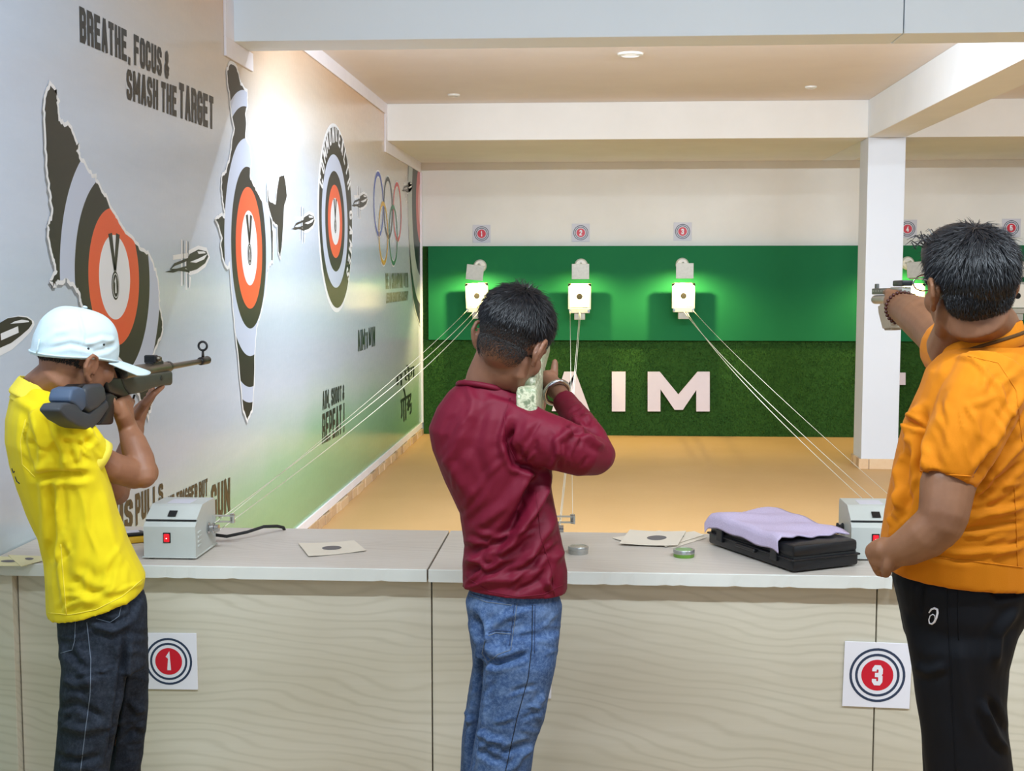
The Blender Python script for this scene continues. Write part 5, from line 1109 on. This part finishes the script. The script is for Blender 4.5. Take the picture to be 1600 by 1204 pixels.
fd = strands(HM, 3000, lambda p: max(0, min(1, (p.z+.06)/.05)) if (p.z < -.01 and p.y < -.02) else 0, lambda p: .005, lambda p, n_: Vector((0, -.1, -1)), 9, .0007, .15, 0, el=((0, -.028, -.014), (.0615, .0655, .0615)))
link('nape_hair', fd, M['stubble'], hm)
mb = MB(); rs_ = random.Random(4)
for i in range(26):
    b_ = Vector((rs_.uniform(-.025, .03), rs_.uniform(-.07, -.03), .128)); d_ = Vector((rs_.uniform(-.6, .5), rs_.uniform(-.3, .5), 1)).normalized(); L = rs_.uniform(.012, .03)
    mb.tube([HM@b_, HM@(b_+d_*L*.6), HM@(b_+d_*L+Vector((rs_.uniform(-.008, .008), 0, -.003)))], [.0008, .0006, .0002], 4)
mb.build('loose_hair', M['hair'], hm)
# steel bangle
wc = at(870, 613, 3.315); wd_ = (at(884, 626, 3.28)-at(872, 611, 3.32)).normalized(); a1 = wd_.cross(Vector((0, 0, 1))).normalized(); a2 = wd_.cross(a1)
MB().tube([wc+(a1*math.cos(q)*.0335+a2*math.sin(q)*.0335) for q in [2*math.pi*i/36 for i in range(36)]], .0058, 12, closed=True, flat=1.1).build('steel_bangle', M['chrome'], root, True)
shoe(root, stick(770, 1400, 3.04), 70); shoe(root, stick(742, 1400, 3.2), 80)
# rifle of the middle shooter
M['camo'] = (lambda k: (k.col(k.ramp(k.noise(k.coord(kind='Object'), 34, 3, .6, .5), [(.36, '6f7a5c'), (.48, 'c9c6a8'), (.58, '8f9a78'), (.68, 'e0dcc6')])), k.m)[1])(N('camo_laminate', .45, .4))
gm = empty('air_rifle', (-.15, 3.35, 1.25), 'camouflage stocked air rifle held by the maroon shooter', 'rifle')
def side(pts, x0, x1, name, mat, bev=.006):
    bm = bmesh.new(); a = [bm.verts.new((x1, p[0], p[1])) for p in pts]; b = [bm.verts.new((x0, p[0], p[1])) for p in pts]; n_ = len(a)
    bm.faces.new(a[::-1]); bm.faces.new(b)
    for i in range(n_): bm.faces.new((a[i], a[(i+1) % n_], b[(i+1) % n_], b[i]))
    bmesh.ops.recalc_face_normals(bm, faces=bm.faces[:]); bmesh.ops.bevel(bm, geom=[e for e in bm.edges if e.calc_face_angle(0) > .6], offset=bev, segments=2, affect='EDGES', profile=.5, clamp_overlap=True)
    return MB().bm(bm).build(name, mat, gm, auto=35)
side([(3.0, 1.22), (3.0, 1.335), (3.2, 1.345), (3.3, 1.30), (3.32, 1.26), (3.2, 1.235)], -.185, -.135, 'butt_stock', M['camo'], .01)
side([(3.06, 1.335), (3.06, 1.355), (3.24, 1.36), (3.26, 1.335)], -.178, -.140, 'cheek_piece', M['camo'], .006)
side([(3.28, 1.305), (3.27, 1.345), (3.33, 1.40), (3.86, 1.405), (3.86, 1.365), (3.5, 1.34), (3.42, 1.31), (3.40, 1.24), (3.34, 1.22)], -.175, -.135, 'fore_end', M['camo'], .008)
MB().tube([(-.155, 3.30, 1.405), (-.155, 3.32, 1.41), (-.155, 3.85, 1.418)], [.012, .019, .019], 18).build('receiver', M['gun_metal'], gm, True)
MB().tube([(-.155, 3.85, 1.418), (-.155, 4.15, 1.424)], .008, 12).build('barrel', M['gun_metal'], gm, True)
MB().box((-.172, 3.32, 1.425), (-.138, 3.40, 1.455), .003).build('rear_sight', M['gun_black'], gm); MB().box((-.161, 4.1, 1.43), (-.149, 4.14, 1.455), .002, seg=1).build('front_sight', M['gun_black'], gm)

# ================================================================ right shooter: orange shirt, black track pants
root = empty('person', stick(1510, 1190, 2.66), 'shooter in orange shirt and black track pants holding out a pistol', 'person')
HR = headmat(at(1512, 453, 2.6), 106, -2, -4, .945)
trr = [(1488, 542, 1600, 530, 2.66, .085), (1466, 555, 1622, 546, 2.66, .13), (1447, 575, 1640, 575, 2.66, .165), (1436, 605, 1648, 608, 2.66, .18), (1412, 655, 1652, 660, 2.66, .19), (1401, 700, 1650, 710, 2.66, .19), (1391, 745, 1645, 760, 2.66, .185), (1381, 800, 1642, 810, 2.66, .185), (1374, 845, 1640, 865, 2.66, .185), (1382, 876, 1640, 908, 2.66, .18)]
sk = MB(); head(sk, HR); nb_ = at(1535, 545, 2.66)
sk.tube([HR@Vector((0, -.012, .01)), HR@Vector((0, -.03, -.05)), nb_+Vector((0, 0, .05)), nb_+Vector((0, 0, -.06))], [.055, .063, .07, .075], 20, rnd=True)
sk.tube([HR@Vector((0, .03, -.07)), nb_+Vector((-.05, .05, .0))], [.045, .05], 14, rnd=True)
rows(sk, trr[1:], shrink=.7)
for lg in ([(1510, 960, 2.66, 50), (1505, 1060, 2.6, 50), (1512, 1250, 2.6, 38), (1512, 1550, 2.6, 26), (1512, 1620, 2.6, 25)], [(1510, 960, 2.66, 50), (1490, 1060, 2.78, 48), (1495, 1250, 2.78, 36), (1495, 1480, 2.78, 26), (1495, 1545, 2.78, 24)]): T(sk, lg)
# right arm stretched out with the pistol
T(sk, [(1515, 575, 2.74, 36), (1490, 545, 2.86, 40), (1462, 515, 3.02, 36), (1440, 497, 3.14, 33), (1422, 487, 3.24, 27), (1410, 481, 3.3, 22.5)], 18)
T(sk, [(1411, 481, 3.3, 21), (1403, 476, 3.34, 19), (1396, 470, 3.38, 16)], 14); T(sk, [(1408, 470, 3.31, 11), (1398, 462, 3.36, 10), (1390, 459, 3.40, 8)], 12)
T(sk, [(1397, 459, 3.37, 7), (1388, 456, 3.42, 6), (1384, 456.5, 3.47, 5)], 10)
for i, (fx, fy) in enumerate(((1393, 472), (1391.5, 480), (1391.5, 488), (1393, 497))): T(sk, [(fx+12, fy-2, 3.40, 6), (fx+3, fy-1, 3.43, 5.6), (fx, fy, 3.42, 5.2), (fx+2, fy+1, 3.39, 4.8)], 10)
# left arm bent, hand at the waistband
T(sk, [(1545, 620, 2.54, 36), (1505, 690, 2.49, 40), (1480, 760, 2.45, 42), (1474, 806, 2.43, 38), (1468, 822, 2.43, 36)], 18); T(sk, [(1474, 812, 2.43, 37), (1445, 838, 2.44, 36), (1415, 856, 2.46, 29), (1395, 863, 2.475, 23)], 18)
T(sk, [(1398, 862, 2.475, 22), (1380, 860, 2.49, 22), (1370, 862, 2.5, 19)], 14); T(sk, [(1392, 874, 2.48, 19), (1378, 876, 2.49, 18)], 14)
for i, (ax_, ay_) in enumerate(((1366, 853), (1363, 864), (1365, 875), (1370, 885))): T(sk, [(ax_+10, ay_-4, 2.485, 8.6), (ax_-1, ay_+2, 2.49, 8.0), (ax_+3, ay_+9, 2.505, 7.2), (ax_+14, ay_+11, 2.52, 6.6)], 10)
T(sk, [(1392, 872, 2.46, 11), (1386, 886, 2.46, 9.5), (1384, 896, 2.465, 8)], 10)
link('body', vox(sk, .0038, 5), M['skin_r'], root, True); eyes(HR, root)
# shirt
sh = MB(); rows(sh, trr)
T(sh, [(1550, 590, 2.55, 62), (1525, 640, 2.5, 62), (1505, 690, 2.47, 56), (1486, 730, 2.455, 48), (1479, 748, 2.45, 44.5)], 24, rnd=False)
T(sh, [(1520, 560, 2.72, 52), (1502, 553, 2.8, 52), (1487, 543, 2.88, 49)], 20, rnd=False)
me = vox(sh, .005, 3); ripple(me, .0008, 36, 31)
folds(me, randf(12, 1440, 640, 1590, 745, 105, 14, 60, 4, .002)+randf(13, 1500, 760, 1600, 870, 12, 12, 55, 3.5, .0022)+randf(14, 1388, 690, 1432, 840, 80, 9, 45, 3.5, .0024)+randf(15, 1450, 560, 1590, 640, 60, 8, 50, 5, .0014)+[([(1440, 632), (1418, 660), (1420, 700)], 6, .007), ([(1413, 655), (1430, 662), (1440, 668)], 4, -.009), ([(1445, 640), (1438, 690), (1436, 742)], 5, -.012), ([(1470, 640), (1452, 690), (1448, 740)], 8, .004), ([(1590, 640), (1560, 700), (1524, 750)], 7, -.012), ([(1600, 600), (1575, 660), (1545, 720)], 7, .008), ([(1600, 690), (1560, 730), (1530, 760)], 6, .007), ([(1600, 720), (1560, 755), (1520, 790)], 5, -.007), ([(1600, 790), (1560, 800), (1510, 812)], 6, .006), ([(1600, 815), (1550, 822), (1500, 830)], 4, -.005), ([(1400, 720), (1410, 770), (1395, 820)], 7, .006), ([(1420, 700), (1412, 750), (1420, 790)], 6, -.006), ([(1385, 800), (1395, 820), (1390, 840)], 4, .004), ([(1480, 552), (1520, 560), (1560, 600), (1590, 680)], 4, .003), ([(1500, 600), (1480, 660), (1490, 730)], 12, .003), ([(1560, 560), (1545, 640), (1525, 720)], 10, -.003), ([(1470, 870), (1540, 862), (1600, 858)], 5, .004), ([(1410, 840), (1460, 868), (1520, 874)], 5, -.004)])
shR = link('shirt', me, M['orange'], root, True); ts = surf(me)
stitch(ts, [(1438, 735), (1480, 741), (1521, 744)], .0012, M['orange'], 'sleeve_hem', root); stitch(ts, [(1430, 868), (1500, 874), (1598, 886)], .0012, M['orange'], 'hem_seam', root); stitch(ts, [(1512, 556), (1560, 567), (1588, 610), (1597, 690)], .0007, M['orange'], 'shoulder_seam', root); stitch(ts, [(1585, 760), (1588, 820), (1590, 885)], .0012, M['orange'], 'side_seam', root)
# collar band
cn = at(1534, 527, 2.66); axn = Vector((-.12, .10, 1)).normalized(); e1 = Vector((1, 0, 0)); e1 = (e1-axn*e1.dot(axn)).normalized(); e2 = axn.cross(e1)
def cr_(r, h): return [cn+axn*h+(e1*math.cos(q)*r+e2*math.sin(q)*r*1.05+axn*.016*math.cos(q)) for q in [2*math.pi*i/44 for i in range(44)]]
MB().rings([cr_(.088, -.035), cr_(.083, -.012), cr_(.080, .008), cr_(.077, .010), cr_(.076, -.004), cr_(.078, -.04)], closed=True).build('collar', M['orange'], root, True)
MB().tube([cn-axn*.013+(e1*math.cos(q)+e2*math.sin(q)*1.05)*.0845+axn*.016*math.cos(q) for q in [2*math.pi*i/44 for i in range(-16, 4)]], .0035, 8, flat=.6).build('collar_tape', M['brown_tape'], root, True)
# trousers
tr_ = MB(); rows(tr_, [(1400, 855, 1625, 872, 2.66, .15), (1394, 895, 1632, 912, 2.66, .165), (1405, 940, 1618, 948, 2.66, .165), (1412, 980, 1596, 985, 2.66, .155)])
rows(tr_, [(1408, 950, 1606, 955, 2.62, .11), (1417, 1000, 1588, 1005, 2.6, .105), (1425, 1045, 1577, 1045, 2.6, .1), (1432, 1100, 1574, 1100, 2.6, .094), (1440, 1150, 1577, 1150, 2.6, .088), (1446, 1204, 1583, 1204, 2.6, .085), (1456, 1350, 1572, 1350, 2.6, .072), (1464, 1600, 1562, 1600, 2.6, .06), (1464, 1640, 1562, 1640, 2.6, .06)])
rows(tr_, [(1415, 960, 1580, 960, 2.76, .1), (1430, 1050, 1560, 1050, 2.78, .095), (1440, 1150, 1560, 1150, 2.78, .085), (1446, 1300, 1552, 1300, 2.78, .07), (1450, 1500, 1545, 1500, 2.78, .06), (1450, 1565, 1545, 1565, 2.78, .06)])
me = vox(tr_, .0055, 4); ripple(me, .0012, 30, 41)
folds(me, [([(1440, 910), (1438, 940), (1436, 960)], 5, -.004), ([(1590, 950), (1560, 990), (1555, 1040)], 7, .006), ([(1600, 925), (1560, 930), (1540, 910)], 6, -.005), ([(1535, 1100), (1555, 1150), (1575, 1175)], 6, .007), ([(1545, 1090), (1565, 1130), (1578, 1150)], 5, -.005), ([(1500, 1000), (1505, 1080), (1515, 1150)], 10, .003), ([(1425, 1040), (1450, 1050), (1480, 1040)], 7, .003)])
link('track_pants', me, M['black_track'], root, True); tj = surf(me)
stitch(tj, [(1481, 898), (1481, 950), (1484, 1010), (1488, 1100), (1494, 1204)], .0012, M['black_track'], 'side_seam', root); stitch(tj, [(1496, 896), (1497, 960), (1498, 1000)], .001, M['black_track'], 'pocket_zip', root)
# spiral emblem on the thigh
k_ = 1; pts = [(1451.5, 957), (1455, 951.5), (1460, 949.5), (1464.5, 951.5), (1465, 957), (1463, 965), (1460, 971.5), (1456, 974.5), (1452.5, 973), (1451.5, 967.5), (1453.5, 961.5), (1457.5, 959), (1460.5, 961), (1460.5, 966)]
P_ = [onsurf(tj, *p, .0006) for p in pts]; P_ = [p for p in P_ if p is not None]
MB().tube(P_, [.0011, .0018, .0022, .0026, .0028, .003, .003, .003, .0028, .0024, .002, .0018, .0016, .001], 8, flat=.5).build('emblem', M['card'], root, True)
shoe(root, stick(1512, 1400, 2.6), 150); shoe(root, stick(1497, 1400, 2.78), 120)
# hair
mb = MB(); mb.ell((0, -.02, .042), .0815, .0995, .091, HR, 30, 20); mb.ell((0, .03, .075), .078, .080, .066, HR, 24, 16); mb.ell((0, -.040, .0), .0715, .060, .062, HR, 24, 16); hb = vox(mb, .004, 2)
wh2 = Vector((-.01, -.05, .14))
def flowR(p, n_): d = p-wh2; return Vector((d.x-(.03 if p.y > .02 else 0), d.y, d.z*1.3-.02))
hs = strands(HR, 8500, lambda p: 1 if ((p.z > -.035 and p.y < -.01) or (p.z > .02 and p.y < .055) or p.z > .06) and not (abs(p.x) > .06 and p.y > -.035 and p.z < .028) else 0, lambda p: .036 if p.z > .07 else (.024 if p.z > .03 else .013), flowR, 12, .0014, .25, .5, el=((0, -.018, .04), (.0825, .101, .093)), jit=.24)
hr = link('hair', merge_meshes(hb, hs), M['hair'], root); hr.data.polygons.foreach_set('use_smooth', [True]*len(hr.data.polygons))
fd = strands(HR, 4200, lambda p: 1 if (p.z < .0 and p.y < -.02 and p.z > -.075) else 0, lambda p: .009, lambda p, n_: Vector((0, -.1, -1)), 16, .0009, .2, 0, el=((0, -.040, -.004), (.071, .060, .064)))
link('cropped_hair', fd, M['hair'], hr)
mb = MB(); rs_ = random.Random(8)
for i in range(150):
    b_ = Vector((rs_.uniform(-.07, .03), rs_.uniform(.0, .085), rs_.uniform(.085, .118))); d_ = Vector((rs_.uniform(-1.1, .1), rs_.uniform(.0, 1), rs_.uniform(.1, .9))).normalized(); L = rs_.uniform(.012, .03)
    mb.tube([HR@b_, HR@(b_+d_*L*.6+Vector((0, 0, .004))), HR@(b_+d_*L+Vector((rs_.uniform(-.012, .004), 0, -.008)))], [.0013, .001, .0003], 4)
mb.build('loose_hair', M['hair'], hr)
# spectacles
gl = empty('spectacles', HR@Vector((0, .1, 0)), None); adopt_loc = gl.location.copy(); adopt(gl, root); gl.location = adopt_loc
for s in (-1, 1): MB().tube([HR@Vector((s*.084, -.01, .024)), HR@Vector((s*.083, .04, .028)), HR@Vector((s*.074, .105, .026))], .0016, 6).build('temple', M['chrome'], root, True)
for s in (-1, 1): MB().tube([HR@Vector((s*.036+.03*math.cos(q), .112-abs(s*.036+.03*math.cos(q))*.12, .014+.018*math.sin(q))) for q in [2*math.pi*i/22 for i in range(22)]], .0016, 6, closed=True).build('lens_rim', M['chrome'], root, True)
bpy.data.objects.remove(gl)
# beaded bracelet
wc = at(1409, 481, 3.3); wd_ = (at(1422, 487, 3.24)-at(1408, 480, 3.31)).normalized(); a1 = wd_.cross(Vector((0, 0, 1))).normalized(); a2 = wd_.cross(a1)
br = MB().tube([wc+(a1*math.cos(q)+a2*math.sin(q))*.040 for q in [2*math.pi*i/30 for i in range(30)]], .0022, 6, closed=True).build('bracelet', M['brown_tape'], root, True); M['bead'] = plain('dark_bead', '40160f', .4, var=.4, scale=300)
for i in range(26): q = 2*math.pi*i/26; MB().ell(wc+(a1*math.cos(q)+a2*math.sin(q))*.0405, .0048, .0048, .0048, None, 8, 6).build('bead', M['bead'], br, True)
# pistol
M['silver'] = plain('pistol_silver', 'a9a69c', .35, .5, .6, var=.08); M['pistol_grey'] = plain('pistol_grey', '63635e', .4, .5, .5, var=.1); M['grip_tan'] = plain('grip_tan', 'a89a85', .6, .3, var=.1)
gp_ = empty('air_pistol', at(1400, 490, 3.4), 'silver target pistol in the orange shooter\'s outstretched hand', 'pistol')
PX = onx(1400, 457, .795).x
def pp(px, py): return onx(1350+px/10.03, 420+py/10.03, .795)
MB().tube([pp(175, 480), pp(180, 480), pp(400, 478)], [.010, .0125, .0125], 16, rnd=True).build('air_cylinder', M['silver'], gp_, True)
mb = MB(); q0 = pp(172, 350); q1 = pp(480, 345); dv_ = (q1-q0); L_ = dv_.length; f_ = -dv_.normalized(); s_ = f_.cross(Vector((0, 0, 1))).normalized(); u_ = s_.cross(f_); PM = Matrix.Translation(q1) @ Matrix((s_, f_, u_)).transposed().to_4x4()
MB().box((-.009, -.02, -.009), (.009, L_, .008), .002, PM).build('barrel_shroud', M['pistol_grey'], gp_, auto=35)
for i in range(5): MB().box((-.0098, L_-.03-i*.032, -.002), (.0098, L_-.018-i*.032, .003), 0, PM).build('port', M['silver'], gp_)
MB().box((-.012, -.13, -.012), (.012, -.0, .010), .002, PM).build('receiver', M['silver'], gp_, auto=35); MB().box((-.014, -.14, .012), (.014, -.035, .027), .003, PM).build('rear_sight', M['gun_black'], gp_, auto=35); MB().box((-.004, L_-.035, .008), (.004, L_-.012, .021), .001, PM, seg=1).build('front_sight', M['pistol_grey'], gp_)
P_ = [onx(1350+a/10.03, 420+b/10.03, .81) for a, b in [(420, 560), (520, 520), (560, 700), (620, 880), (615, 955), (500, 962), (470, 850), (430, 700)]]
bm = bmesh.new(); a = [bm.verts.new(p) for p in P_]; b = [bm.verts.new(p-Vector((.036, 0, 0))) for p in P_]; n_ = len(a); bm.faces.new(a[::-1]); bm.faces.new(b)
for i in range(n_): bm.faces.new((a[i], a[(i+1) % n_], b[(i+1) % n_], b[i]))
bmesh.ops.recalc_face_normals(bm, faces=bm.faces[:]); bmesh.ops.bevel(bm, geom=bm.edges[:], offset=.005, segments=2, affect='EDGES', clamp_overlap=True); MB().bm(bm).build('grip', M['grip_tan'], gp_, auto=35)
